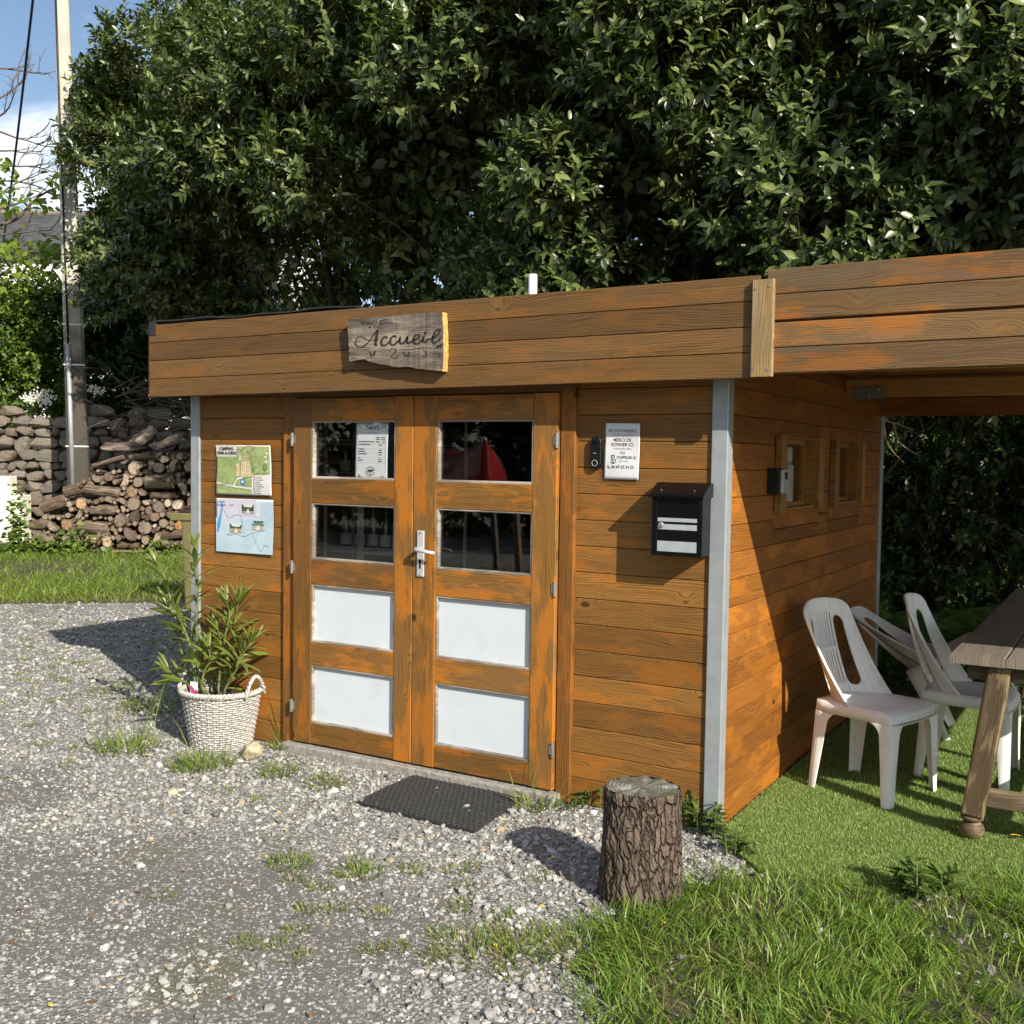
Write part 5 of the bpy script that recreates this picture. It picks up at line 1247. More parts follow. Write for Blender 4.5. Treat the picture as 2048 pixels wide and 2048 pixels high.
# ---------------------------------------------------------------- rustic table
tb = thing('wooden_table', 'long rustic wooden table with turned ball feet under the canopy', 'table', (4.46, 1.8, TZ))
for k in range(4):
    plank('top_board', (4.022+k*.2185, 3.18, .775), (0, -1, 0), (1, 0, 0), 2.77-.006*(k % 2), .2165, .040, 'tabletop_wood', tb, ch=.007)
for o in list(tb.children): pass
MB().box((4.09, .47, .665), (4.81, .505, .7345)).build('apron', 'table_wood', tb, bevel=.004); MB().box((4.09, 3.08, .665), (4.81, 3.115, .7345)).build('apron', 'table_wood', tb, bevel=.004)
MB().box((4.13, .505, .675), (4.16, 3.08, .734)).build('side_rail', 'table_wood', tb); MB().box((4.74, .505, .675), (4.77, 3.08, .734)).build('side_rail', 'table_wood', tb)
foot = [(.018, 0), (.036, .004), (.050, .022), (.053, .04), (.046, .058), (.034, .068), (.031, .074), (.042, .080), (.047, .086), (.047, .094), (.042, .098)]
for yy in (.487, 3.10):
    for sx in (0, 1):
        fx_ = 4.128 if not sx else 4.772; tx = 4.215 if not sx else 4.685
        q = MB(); p, q2 = Vector((fx_, yy, TZ+.10)), Vector((tx, yy, .735)); d_ = (q2-p).normalized(); sd_ = Vector((0, 1, 0)); n_ = d_.cross(sd_)
        q.box((0, -.046, -.046), ((q2-p).length, .046, .046)); lg = q.build('leg', 'table_wood', tb, frame(p, d_, sd_, d_.cross(sd_)), bevel=.012, seg=3)
        MB().lathe((fx_-.004*(1 if not sx else -1), yy, TZ), foot, 28).build('ball_foot', 'table_wood', lg, smooth=True)
for yy in (.487, 3.10):
    MB().box((4.16, yy-.022, .125), (4.74, yy+.022, .20)).build('stretcher', 'table_wood', tb, bevel=.005)
MB().box((4.43, .51, .13), (4.475, 3.08, .195)).build('long_stretcher', 'table_wood', tb, bevel=.005)
# ---------------------------------------------------------------- trees
def tree_parts(root, c, rad, seed, nclump, nspray, m, base, leafL=(.085, .13), lw=.40, per=11, shell=(.5, 1.), front=None, spray_len=.24, clump_r=(.4, .75), keepfn=None, trunk_r=.11, finecut=None, limbs=True, low=-1., wscale=1., core=0, billow=False):
    r = np.random.default_rng(seed); c = np.array(c, float); rad = np.array(rad, float)
    d = unit(r.normal(size=(nclump*3, 3))); d = d[d[:, 2] > low]
    if front is not None: d = d[(d@np.array(front) > -.35) | (r.random(len(d)) < .45)]
    d = d[:nclump]; f = r.uniform(*shell, len(d))**.6; C = c+d*rad*f[:, None]
    cr = r.uniform(*clump_r, len(d))
    idx = np.repeat(np.arange(len(d)), nspray); O = C[idx]+r.normal(size=(len(idx), 3))*(cr[idx]*.5)[:, None]*np.array([1, 1, .8])
    ax = c+np.array([0, 0, -.4*rad[2]])
    if billow:
        dd_ = unit(r.normal(size=(len(idx), 3))); O = C[idx]+dd_*(cr[idx]*r.uniform(.62, 1.05, len(idx)))[:, None]*np.array([1, 1, .85])
    T = unit(unit(O-ax)*.7+np.array([0, 0, .35])+r.normal(size=O.shape)*.45+(dd_*.8 if billow else 0))
    k = np.tile(np.arange(per), len(O)); oi = np.repeat(np.arange(len(O)), per)
    t_ = (k+1)/per; ang = k*2.399+r.uniform(0, 6.28, len(O))[oi]+r.normal(0, .25, len(k))
    e1 = unit(np.cross(T, r.normal(size=T.shape)))[oi]; e2 = np.cross(T[oi], e1); out = e1*np.cos(ang)[:, None]+e2*np.sin(ang)[:, None]
    P = O[oi]+T[oi]*(t_*spray_len*r.uniform(.7, 1.3, len(O))[oi])[:, None]
    D = T[oi]*(.35+.55*t_)[:, None]+out*.8+r.normal(size=P.shape)*.12+np.array([0, 0, -.08]); Nn = T[oi]*.7+np.array([0, 0, .45])-out*.25+r.normal(size=P.shape)*.18
    L = r.uniform(*leafL, len(P)); keep = np.ones(len(P), bool)
    if keepfn is not None: keep = keepfn(P, r)
    P, D, Nn, L = P[keep], D[keep], Nn[keep], L[keep]
    dist = (P-CAM)@CF
    if finecut is None: fine = np.zeros(len(P), bool)
    else: fine = finecut(P)
    parts = [leaves(P[s], D[s], Nn[s], L[s], L[s]*lw*wscale, fl, .10) for s, fl in ((fine, True), (~fine, False)) if s.any()]
    if core:      # larger leaves added inside the crown to block light and darken its gaps
        Pc = c+unit(r.normal(size=(core, 3)))*rad*(r.random(core)**.5*.8)[:, None]+np.array([-.25, .55, 0]); Pc = Pc[(Pc[:, 1] > 3.6)]
        nc = len(Pc); parts.append(leaves(Pc, r.normal(size=(nc, 3)), r.normal(size=(nc, 3))+np.array([0, -1., .3]), r.uniform(.14, .22, nc), r.uniform(.09, .14, nc), False))
    V, F = merge(parts); print(root.name, 'tris', len(F)); cr_o = tag(np_mesh('crown', V-base, F, m, root, Matrix.Translation(base)), kind='stuff')
    # trunk and limbs up into the clumps, and the sprays' own twigs
    b = np.array(base, float); q = MB(); top = c+np.array([0, 0, .5*rad[2]]); pts = [b, b*.5+c*.5+r.normal(0, .12, 3)*np.array([1, 1, 0]), c, top]
    q.tube(smooth_line([tuple(p) for p in pts], 5), list(np.linspace(trunk_r, trunk_r*.25, 16)), 9); q.build('trunk', 'bark', root, smooth=True)
    if limbs:
        q = MB()
        for i in range(0, len(C), 2):
            s = b+(top-b)*r.uniform(.2, .8); mid = (s+C[i])/2+r.normal(0, .15, 3); q.tube(smooth_line([tuple(s), tuple(mid), tuple(C[i])], 3), list(np.linspace(trunk_r*.3, .008, 7)), 5, cap=False)
        sel = r.choice(len(O), min(len(O), 900), False)
        for i in sel: q.tube([O[i]-T[i]*.25, O[i]+T[i]*spray_len], [.006, .0025], 3, cap=False)
        q.build('limbs', 'bark', root, smooth=True)
    return cr_o

def kf(P, r):
    k = (P[:, 1] > 3.35) | (P[:, 2] > 2.7)
    w = (P-CAM)@CF; px = 1024+FPX*((P-CAM)@CR)/w; py = 1024-FPX*((P-CAM)@CU)/w
    k &= (px > -350) & (px < 2500) & (py > -700)
    return k
def fc(P):
    w = (P-CAM)@CF; px = 1024+FPX*((P-CAM)@CR)/w; py = 1024-FPX*((P-CAM)@CU)/w
    return (P[:, 1] < 5.0+.28*np.maximum(0, 1-P[:, 0])) & (px > 60) & (px < 2100) & (py > -60)
SUNV = -np.array(SUND); FR = unit(np.array([.25, -.9, .3]))
LAUREL = [((-8.5, 7.8, 5.9), (1.7, 1.3, 3.5), 51, 58, 'tall evergreen laurel tree rising beside the concrete pole', (-7.4, 8.6)),
          ((-5.3, 6.9, 5.8), (2.0, 1.5, 3.3), 52, 62, 'broad evergreen laurel tree above the left end of the shed', (-5.0, 7.8)),
          ((-2.3, 6.1, 5.4), (2.0, 1.5, 3.0), 53, 66, 'broad evergreen laurel tree above the welcome sign', (-2.0, 6.9)),
          ((.6, 5.5, 4.8), (1.9, 1.5, 2.7), 54, 66, 'dense sunlit laurel tree behind the white vent pipe', (.8, 6.3)),
          ((3.1, 5.4, 4.7), (1.9, 1.5, 2.7), 55, 72, 'dark laurel tree behind the canopy roof', (2.3, 6.4)),
          ((5.6, 5.2, 4.8), (1.8, 1.6, 2.9), 56, 62, 'dark laurel tree at the right end of the row', (6.0, 6.0))]
for c, rad, sd, ncl, lb, bs in LAUREL:
    root = thing('laurel_tree', lb, 'tree', (bs[0], bs[1], GZ), 'evergreen laurel trees behind the shed')
    tree_parts(root, c, rad, sd, ncl//2, 190, 'laurel_leaf', (bs[0], bs[1], GZ), front=FR, shell=(.35, 1.), clump_r=(.42, .85), billow=True, keepfn=kf, finecut=fc, leafL=(.085, .155), lw=.44, trunk_r=.06, core=5200)
# a neighbour outside the picture on the right keeps the right half of the row in shade
root = thing('laurel_tree', 'tall laurel tree beyond the right end of the canopy', 'tree', (9.2, 3.4, GZ), 'evergreen laurel trees behind the shed')
tree_parts(root, (9.2, 3.3, 5.6), (2.0, 1.9, 3.4), 58, 46, 50, 'laurel_leaf', (9.2, 3.4, GZ), leafL=(.13, .2), lw=.5)

# thicket behind the canopy
for i, (x, y, z, rx, ry, rz, m, lb) in enumerate([(2.2, 6.6, 1.2, .9, .7, 1.5, 'ivy_leaf', 'dark ivy covered shrub behind the shed corner'), (3.5, 7.2, 1.3, 1.0, .7, 1.5, 'laurel_leaf', 'dark laurel shrub in the shade behind the canopy'), (4.7, 6.8, 1.2, .9, .7, 1.5, 'ivy_leaf', 'dark shrub behind the far end of the table'), (3.0, 9.0, 2.2, 1.7, .9, 2.8, 'shrub_leaf', 'sunlit shrub far behind the canopy'), (5.6, 9.2, 2.0, 1.6, .9, 2.6, 'shrub_leaf', 'light green shrub far behind the table'), (.8, 9.0, 2.2, 1.6, .9, 2.8, 'shrub_leaf', 'leafy shrub behind the laurel trunks'), (2.6, 11.2, 2.2, 1.6, .8, 2.8, 'ivy_leaf', 'dark shrub at the very back of the thicket'), (6.8, 11.0, 2.0, 1.8, .8, 2.6, 'ivy_leaf', 'dark shrub at the back right of the thicket'), (1.2, 14.0, 2.8, 2.6, .9, 3.4, 'ivy_leaf', 'tall dark hedge plant far behind the shed corner'), (5.0, 14.5, 2.8, 2.6, .9, 3.4, 'ivy_leaf', 'tall dark hedge plant far behind the table'), (9.0, 14.0, 2.8, 2.6, .9, 3.4, 'ivy_leaf', 'tall dark hedge plant far to the right')]):
    root = thing('shrub', lb, 'shrub', (x, y, GZ), 'shrubs of the thicket')
    tree_parts(root, (x, y, z), (rx, ry, rz), 80+i, 34, 44, m, (x, y, GZ), leafL=(.2, .32) if y > 13 else ((.06, .11) if m != 'laurel_leaf' else (.09, .13)), lw=.6 if y > 13 else .5, clump_r=(.5, .9) if y > 13 else (.3, .5), trunk_r=.04, limbs=(i < 3), per=9)
# ferns
def fern(x, y, h, nf, seed, label):
    root = thing('fern', label, 'fern', (x, y, GZ), 'ferns behind the shed'); r = np.random.default_rng(seed); P = []; D = []; Nn = []; L = []; q = MB()
    for k in range(nf):
        a = 6.283*k/nf+r.normal(0, .2); l = h*r.uniform(.8, 1.15); pts = []
        for t_ in np.linspace(0, 1, 13): pts.append(np.array([x+math.cos(a)*l*.75*t_, y+math.sin(a)*l*.75*t_, GZ+l*(1.1*t_-.55*t_*t_)]))
        q.tube(pts, list(np.linspace(.005, .0015, 13)), 4)
        for j in range(2, 13):
            tg = unit(pts[j]-pts[j-1]); sd_ = unit(np.cross(tg, [0, 0, 1.]))
            for sg in (-1, 1):
                for hh in (0, .5):
                    P.append(pts[j-1]+(pts[j]-pts[j-1])*hh); D.append(sd_*sg+tg*.35); Nn.append(np.cross(sd_, tg)); L.append(l*.26*math.sin(math.pi*(j-1+hh)/13.5)**.8+.015)
    q.build('frond_stems', 'stem', root); V, F = leaves(*map(np.array, (P, D, Nn, L)), np.array(L)*.22, True, .2); np_mesh('fronds', V, F, 'fern_leaf', root)
for i, (px, py, h, lb) in enumerate([(1775, 1200, .95, 'sunlit fern at the back corner of the shed'), (1790, 1230, .6, 'low fern below the shed corner'), (1960, 1130, .7, 'shaded fern behind the chairs'), (2010, 1170, .6, 'fern behind the far end of the table')]):
    p = gpt(px, py); y = 4.0+.5*i; p = on(px, 1150, 1, y); fern(p[0], y, h, 9, 90+i, lb)
# ground cover and litter in the thicket
N0 = 9000; r = np.random.default_rng(77); P = np.c_[r.uniform(1.5, 6.2, N0), r.uniform(3.3, 8.5, N0), GZ+.02+np.abs(r.normal(0, .10, N0))]; g = r.uniform(0, 6.28, N0); L = r.uniform(.05, .095, N0)
V, F = leaves(P, np.c_[np.cos(g), np.sin(g), r.normal(.1, .3, N0)], np.c_[r.normal(0, .4, N0), r.normal(-.3, .4, N0), np.ones(N0)], L, L*.85, False)
tag(np_mesh('ivy_ground_cover', V, F, 'ivy_leaf'), 'low ivy and bramble carpet in the shade behind the canopy', 'ivy', kind='stuff')
def limb(name, pts_px, ys, rad, m, label, cat='branch'):
    P = [on(x, y, 1, yy) for (x, y), yy in zip(pts_px, ys)]; q = MB(); sp = smooth_line([tuple(p) for p in P], 4); q.tube(sp, list(np.linspace(rad[0], rad[1], len(sp))), 8)
    return tag(q.build(name, m, None, smooth=True), label, cat)
Zm = lambda x, y: (1750+x/4.11, 780+y/4.11)
limb('branch', [Zm(60, 250), Zm(150, 270), Zm(230, 300), Zm(310, 325)], (4.6, 4.7, 4.8, 4.9), (.009, .005), 'batten_wood', 'pale bare branch hanging behind the shed corner')
limb('branch', [Zm(150, 270), Zm(170, 360), Zm(220, 450), Zm(340, 530)], (4.7, 4.75, 4.8, 4.9), (.012, .005), 'batten_wood', 'forked pale branch drooping behind the shed corner')
limb('branch', [Zm(75, 250), Zm(90, 400), Zm(150, 510), Zm(240, 600)], (4.6, 4.6, 4.7, 4.8), (.006, .003), 'batten_wood', 'thin arching twig behind the shed corner')
limb('bare_trunk', [Zm(1020, 580), Zm(1050, 470), Zm(1095, 370), Zm(1105, 300)], (7.6, 7.6, 7.6, 7.6), (.028, .04), 'batten_wood', 'pale leaning trunk in sunlight behind the canopy', 'trunk')
root = thing('gorse_bush', 'yellow flowering bush beyond the thicket at the right', 'shrub', (4.4, 11.5, GZ)); tree_parts(root, (4.4, 11.5, 1.8), (1.1, .8, 1.7), 99, 22, 30, 'gorse_yellow', (4.4, 11.5, GZ), leafL=(.05, .09), lw=.6, trunk_r=.04, limbs=False)

# ---------------------------------------------------------------- left background: verge grass, woodpile, stone wall, pole, house
def vd(P): return np.clip(vnoise(P, 1.6, 41)*1.5-.05, .1, 1)*np.interp(np.hypot(P[:, 0]-CAM[0], P[:, 1]-CAM[1]), [9, 13, 19], [1, .8, .6])
lawn_grass(78000, (-14, -3.2, 1.6, 8.4), VERGE, (.05, .15), (.007, .014), lambda P: vd(P)*((P[:, 0] > -13.5) & ((P[:, 1]-2.2)*1.0 > (P[:, 0]+5.9)*.8-1.2)), 51, 'grass_blade', 'verge_grass', 'green grass strip between the gravel and the woodpile')
lawn_grass(6000, (-9, -3.2, 1.2, 4.4), VERGE, (.02, .05), (.006, .012), lambda P: np.full(len(P), .8), 53, 'dry_blade', 'verge_dry_grass', 'yellowed short grass along the gravel edge')

A0 = gpt(62, 1108); A1 = gpt(392, 1112); U = unit((A1-A0)*np.array([1, 1, 0])); Nf = np.array([U[1], -U[0], 0]); LP = np.linalg.norm((A1-A0)[:2])
if Nf@(CAM-A0) < 0: Nf = -Nf
def pp(s, z, d=0.): return A0+U*s-Nf*d+np.array([0, 0, z])
hs = [(0, .42), (.12, .60), (.3, .78), (.55, .98), (.8, 1.2), (1.05, 1.4), (1.4, 1.56), (1.8, 1.66), (2.2, 1.64), (3.5, 1.64)]
htop = lambda s: np.interp(s*2.45/LP, [h[0] for h in hs], [h[1] for h in hs])
logmesh = []
for k in range(9):
    r = np.random.default_rng(200+k); n = 14; bm = bmesh.new(); split = k >= 6; prof = []
    for i in range(n):
        a = 6.283*i/n; rr_ = 1+.10*math.sin(2*a+k)+r.normal(0, .05)
        y, z = rr_*math.cos(a), rr_*math.sin(a)
        if split: z = max(z, -.25+.1*r.normal()); y = y*1.1
        prof.append((y, z))
    R0 = [bm.verts.new((0, y, z)) for y, z in prof]; Rm = [bm.verts.new((.5, y*(1+r.normal(0, .04)), z*(1+r.normal(0, .04)))) for y, z in prof]; R1 = [bm.verts.new((1, y, z)) for y, z in prof]
    for a_, b_ in ((R0, Rm), (Rm, R1)):
        for i in range(n): f = bm.faces.new([a_[i], b_[i], b_[(i+1) % n], a_[(i+1) % n]]); f.smooth = True
    f = bm.faces.new(R0); f.material_index = 1; f = bm.faces.new(R1[::-1]); f.material_index = 1
    bmesh.ops.recalc_face_normals(bm, faces=bm.faces); me = bpy.data.meshes.new('log'); bm.to_mesh(me); bm.free(); me.materials.append(M['log_bark']); me.materials.append(M['log_end']); logmesh.append(me)
r = np.random.default_rng(15); placed = []; nlog = 0
LBL = {0: 'round sawn log stacked end-on in the firewood pile', 1: 'long bark covered log lying sideways in the firewood pile', 2: 'split log stacked end-on in the firewood pile', 3: 'thin branch piece wedged end-on in the firewood pile'}
def put_log(mesh, o, xd, yd, zd, L, ra, rb, kind):
    global nlog
    mw = frame(o, Vector(xd)*L, Vector(yd)*ra, Vector(zd)*rb); ob = link(bpy.data.objects.new('log', mesh), None, mw); tag(ob, LBL[kind], 'log', 'logs of the firewood pile'); nlog += 1
for s, z, l, ra, ang in [(.25, .22, .36, .11, .08), (.95, .45, .48, .10, -.1), (.75, .98, .5, .085, .25), (.35, .72, .42, .10, .35), (1.12, .70, .40, .09, .02), (1.12, 1.02, .55, .10, -.08), (2.0, 1.16, .42, .13, .05), (2.05, .95, .4, .05, 0), (1.2, 1.40, .5, .045, .3), (1.75, 1.54, .45, .05, .1), (2.25, .33, .4, .08, .1), (1.5, .16, .35, .06, 0), (.1, .45, .3, .07, .1)]:
    if s > LP: continue
    xd = U*math.cos(ang)+np.array([0, 0, math.sin(ang)]); zd = -U*math.sin(ang)+np.array([0, 0, math.cos(ang)])
    put_log(logmesh[r.integers(6)], pp(s-l/2, z, .1)-np.array([0, 0, 0]), xd, -Nf, zd, l, ra, ra, 1); placed.append((s, z, l/2, ra*.95))
def clear(s, z, ra):
    for a in placed:
        if len(a) == 4:
            dx = max(0, abs(s-a[0])-a[2]); dz = max(0, abs(z-a[1])-a[3])
            if math.hypot(dx, dz) < ra*.9: return False
        elif math.hypot(s-a[0], z-a[1]) < (ra+a[2])*.95: return False
    return True
for ra0, tries in ((.105, 200), (.085, 500), (.068, 900), (.052, 1500), (.038, 2600), (.027, 3000)):
    for _ in range(tries):
        ra = ra0*r.uniform(.85, 1.12); s = r.uniform(.02, LP); h = htop(s)
        z = r.uniform(.10+ra, max(.11+ra, h-ra))
        if z+ra > h+.02 or not clear(s, z, ra): continue
        if nlog > 285: break
        placed.append((s, z, ra)); k = int(r.integers(9)) if ra > .045 else int(r.integers(6)); L = r.uniform(.38, .55); roll = r.uniform(0, 6.28)
        fw_ = unit(Nf+U*r.normal(0, .10)+np.array([0, 0, r.normal(0, .05)])); e = unit(np.cross(fw_, [0, 0, 1.])); u2 = np.cross(e, fw_)
        yd = e*math.cos(roll)+u2*math.sin(roll); zd = -e*math.sin(roll)+u2*math.cos(roll)
        put_log(logmesh[k], pp(s, z, r.uniform(-.05, .07)), -fw_, yd, zd, L, ra, ra*r.uniform(.85, 1.05), 3 if ra < .042 else (2 if k >= 6 else 0))
print('logs', nlog)
q = MB()
for i in range(240):
    s = r.uniform(.05, LP+.4); z = r.uniform(.1, htop(s)-.08); q.tube([pp(s, z, .33), pp(s+r.normal(0, .05), z, .8)], r.uniform(.05, .10), 8)
tag(q.build('inner_logs', 'log_bark'), 'shadowed logs deeper inside the firewood pile', 'logs', kind='stuff')
pal = thing('pallet', 'weathered wooden pallet under the firewood pile', 'pallet', tuple(pp(1.2, 0)))
for k in range(4): plank('slat', pp(.05, .075, -.05+.14*k), U, -Nf, LP, .10, .02, 'pallet_wood', pal)
for s in (.15, 1.2, LP-.1): plank('block', pp(s, .0, -.06), U, (0, 0, 1), .12, .055, .5, 'pallet_wood', pal)
# old slabs thrown on top, with brushwood
def slab(s, z, l, w, ang, tk, label):
    rr = np.random.default_rng(int(s*100)); xd = U*math.cos(ang)+np.array([0, 0, math.sin(ang)]); zd = -U*math.sin(ang)+np.array([0, 0, math.cos(ang)]); n = 14; q = MB(); vv = []
    for dd in (0, 1):
        for i in range(n):
            a = 6.283*i/n; rad_ = 1+rr.normal(0, .13); vv.append(tuple((l/2*math.copysign(abs(math.cos(a))**.6, math.cos(a))*rad_, (dd-.5)*tk*(1+rr.normal(0, .15)), w/2*math.copysign(abs(math.sin(a))**.7, math.sin(a))*rad_)))
    q.add(vv, [tuple(range(n)), tuple(range(2*n-1, n-1, -1))]+[(i, n+i, n+(i+1) % n, (i+1) % n) for i in range(n)])
    tag(q.build('wood_slab', 'slab_wood', None, frame(pp(s, z, .2), xd, -Nf, zd), merge=True, bevel=.02), label, 'wood slab')
slab(1.40, 1.72, .62, .15, .05, .22, 'grey weathered slab lying across the top of the woodpile'); slab(1.72, 1.86, .46, .20, .6, .18, 'big split stump piece sticking up from the woodpile'); slab(2.12, 1.80, .5, .17, .35, .22, 'dark root piece on the woodpile behind the post')
rr = np.random.default_rng(44); q = MB()
for i in range(170):
    s = rr.uniform(1.1, 3.2); z = rr.uniform(1.9, 2.9)-.25*max(0, 1.6-s); a = rr.uniform(-.6, .9) if rr.random() < .7 else rr.uniform(0, 6.28); l = rr.uniform(.4, 1.3); b = pp(s, z, rr.uniform(.35, 1.0)); e = pp(s+l*math.cos(a), max(1.3, z+l*.5*math.sin(a)), rr.uniform(.35, 1.0)); md_ = (b+e)/2+rr.normal(0, .09, 3)
    q.tube([b, md_, e], [rr.uniform(.005, .012), .006, .003], 4, cap=False)
tag(q.build('brushwood', 'dead_twig'), 'tangle of dead brushwood heaped behind the woodpile', 'brushwood', kind='stuff')

# stone wall, every stone its own piece
W0 = depth_pt(-120, 1000, 18.9); W1 = depth_pt(520, 1000, 18.9); W0[2] = W1[2] = GZ; WU = unit(W1-W0); WN = np.array([WU[1], -WU[0], 0]); WL = np.linalg.norm(W1-W0)
if WN@(CAM-W0) < 0: WN = -WN
wl = thing('stone_wall', 'old dry stone wall behind the woodpile and pole', 'wall', tuple((W0+W1)/2))
q = MB(); q.add([tuple(W0+WU*a-WN*b+np.array([0, 0, c])) for b in (.06, .5) for a, c in ((0, 0), (WL, 0), (WL, 2.05), (0, 2.05))], [(0, 1, 2, 3), (7, 6, 5, 4), (0, 4, 5, 1), (2, 6, 7, 3), (1, 5, 6, 2), (3, 7, 4, 0)]); q.build('rubble_core', 'wall_mortar', wl)
stm = []
for k in range(10):
    bm = bmesh.new(); bmesh.ops.create_cube(bm, size=2); bmesh.ops.subdivide_edges(bm, edges=bm.edges[:], cuts=2, use_grid_fill=True); r = np.random.default_rng(300+k); pl = [(unit(r.normal(size=3)*np.array([1, .4, 1])), r.uniform(.82, 1.0)) for _ in range(9)]
    for v in bm.verts:
        p = np.array(v.co); p = p/(np.sum(np.abs(p)**14)**(1/14))
        for nn, dd in pl:
            if p@nn > dd: p = p-nn*(p@nn-dd)
        v.co = p*(1+r.normal(0, .025, 3))
    me = bpy.data.meshes.new('stone'); bm.to_mesh(me); bm.free(); me.materials.append(M['wall_stone']); stm.append(me)
r = np.random.default_rng(9); z = .0; nst_ = 0
while z < 2.32:
    h = r.uniform(.14, .25); s = -r.uniform(.05, .3)
    while s < WL:
        w = h*r.uniform(.9, 2.3); zz = z+r.normal(0, .012)
        if not (z > 2.05 and r.random() < .4):
            hh = h*r.uniform(.9, 1.18); rot = r.normal(0, .05); xd = WU*math.cos(rot)+np.array([0, 0, math.sin(rot)]); zd = -WU*math.sin(rot)+np.array([0, 0, math.cos(rot)])
            link(bpy.data.objects.new('stone', stm[r.integers(10)]), wl, frame(W0+WU*(s+w/2)+WN*r.normal(0, .02)+np.array([0, 0, zz+hh/2]), xd*(w/2*1.03), -WN*.15, zd*(hh/2*1.03))); nst_ += 1
        s += w
    z += h
print('wall stones', nst_)
# pole
pb = depth_pt(157, 930, 17.5); ptp = depth_pt(124, 0, 17.5); ptp2 = ptp+(ptp-pb)*.12; sl_ = (ptp-pb)/(ptp[2]-pb[2]); pb = pb+sl_*(GZ-pb[2])
pole = thing('utility_pole', 'square tapered concrete utility pole beside the stone wall', 'pole', tuple(pb)); px_ = unit(CR*np.array([1, 1, 0])); px_ = unit(px_+.28*np.array([-px_[1], px_[0], 0])); py_ = np.array([-px_[1], px_[0], 0])
q = MB(); rows = 14; vv = []; ff = []
for i in range(rows+1):
    t_ = i/rows; c = pb+(ptp2-pb)*t_; a = .175-.075*t_; b = .15-.06*t_; e = .03
    for sx, sy in ((-a+e, -b), (a-e, -b), (a, -b+e), (a, b-e), (a-e, b), (-a+e, b), (-a, b-e), (-a, -b+e)): vv.append(tuple(c+px_*sx+py_*sy))
    if i: ff += [((i-1)*8+j, (i-1)*8+(j+1) % 8, i*8+(j+1) % 8, i*8+j) for j in range(8)]
q.add(vv, ff); q.build('shaft', 'pole_concrete', pole)
def pole_at(py, u, v):      # point on the pole at picture row py; u across the face -1..1
    t_ = (930-py)/930*(ptp[2]-depth_pt(157, 930, 17.5)[2]); zc = depth_pt(157, 930, 17.5)[2]+t_; f = (zc-GZ)/(ptp2[2]-GZ); c = pb+(ptp2-pb)*f; a = .175-.075*f; b = .15-.06*f
    return c+px_*(u*a)-py_*(b+v)
MB().tube([pole_at(985, -.48, .03), pole_at(690, -.50, .03)], .038, 10).build('conduit', 'alu', pole, smooth=True)
MB().tube([pole_at(y, -.5-.25*max(0, (690-y)/690), .02) for y in (695, 500, 300, 100, -40)], .016, 6).build('service_cable', 'black_plastic', pole, smooth=True)
for y in (651, 731, 893):
    q = MB(); t_ = pole_at(y, 0, 0); q.tube([pole_at(y, -1.05, -.02), pole_at(y, -1., .004), pole_at(y, 1., .004), pole_at(y, 1.05, -.05)], .013, 6); q.build('strap', 'white_pvc', pole)
q = MB(); a, b = depth_pt(68, -20, 16), depth_pt(-5, 560, 23); q.tube([a+(b-a)*t_+np.array([0, 0, -.25*math.sin(math.pi*t_)]) for t_ in np.linspace(0, 1, 12)], .02, 6); tag(q.build('overhead_cable', 'cable_blue'), 'dark overhead cable crossing the sky left of the pole', 'cable')
# cream rendered block steps at the left
wb = gpt(40, 1092); bd = unit(np.array([CR[0], CR[1], 0])); bn = np.array([bd[1], -bd[0], 0])
blk = thing('rendered_block_wall', 'cream painted stepped block at the left of the grass', 'wall', tuple(wb))
def obox(o, u, v, l, w, h, name, m, parent, bev=.01):
    q = MB(); q.add([tuple(np.array(o)+u*a+v*b+np.array([0, 0, c])) for c in (0, h) for a, b in ((0, 0), (l, 0), (l, w), (0, w))], [(0, 3, 2, 1), (4, 5, 6, 7), (0, 1, 5, 4), (1, 2, 6, 5), (2, 3, 7, 6), (3, 0, 4, 7)]); return q.build(name, m, parent, merge=True, bevel=bev)
dpx = np.linalg.norm(wb-CAM)/FPX
obox(wb+bd*(-.05), bd, -bn, 12*dpx, .3, 92*dpx, 'low_block', 'cream_paint', blk); obox(wb+bd*(-.05-.42), bd, -bn, .42, .3, 94*dpx, 'low_block', 'cream_paint', blk); obox(wb+bd*(-1.6)-bn*.05, bd, -bn, 1.6-.05-16*dpx, .3, 126*dpx, 'tall_block', 'cream_paint', blk)
# wheelie bin
bp_ = gpt(362, 1222); bu = unit(np.array([CR[0], CR[1], 0])); bv = np.array([-bu[1], bu[0], 0]); bn_ = thing('wheelie_bin', 'olive green wheelie bin with dark brown lid behind the shed corner', 'bin', tuple(bp_+bu*.27))
q = MB(); vv = []
for z, a0, a1, b0, b1 in ((.0, .03, .50, .03, .52), (.95, 0, .54, 0, .60)): vv += [tuple(bp_+bu*a+bv*b+np.array([0, 0, z])) for a, b in ((a0, b0), (a1, b0), (a1, b1), (a0, b1))]
q.add(vv, [(0, 3, 2, 1), (4, 5, 6, 7)]+[(i, (i+1) % 4, 4+(i+1) % 4, 4+i) for i in range(4)]); q.build('body', 'bin_olive', bn_, bevel=.02)
obox(bp_-bu*.11-bv*.02+np.array([0, 0, .93]), bu, bv, .67, .64, .08, 'rim', 'bin_olive', bn_, .012); obox(bp_-bu*.02-bv*.01+np.array([0, 0, 1.011]), bu, bv, .58, .62, .035, 'lid', 'bin_lid', bn_, .012); obox(bp_+bu*.02+np.array([0, 0, 1.047]), bu, bv, .5, .55, .03, 'lid_top', 'bin_lid', bn_, .012)
for a in (.06, .44): q = MB(); c = bp_+bu*a+bv*.5+np.array([0, 0, .09]); q.tube([c-bu*.03, c+bu*.03], .09, 16); q.build('wheel', 'black_plastic', bn_)

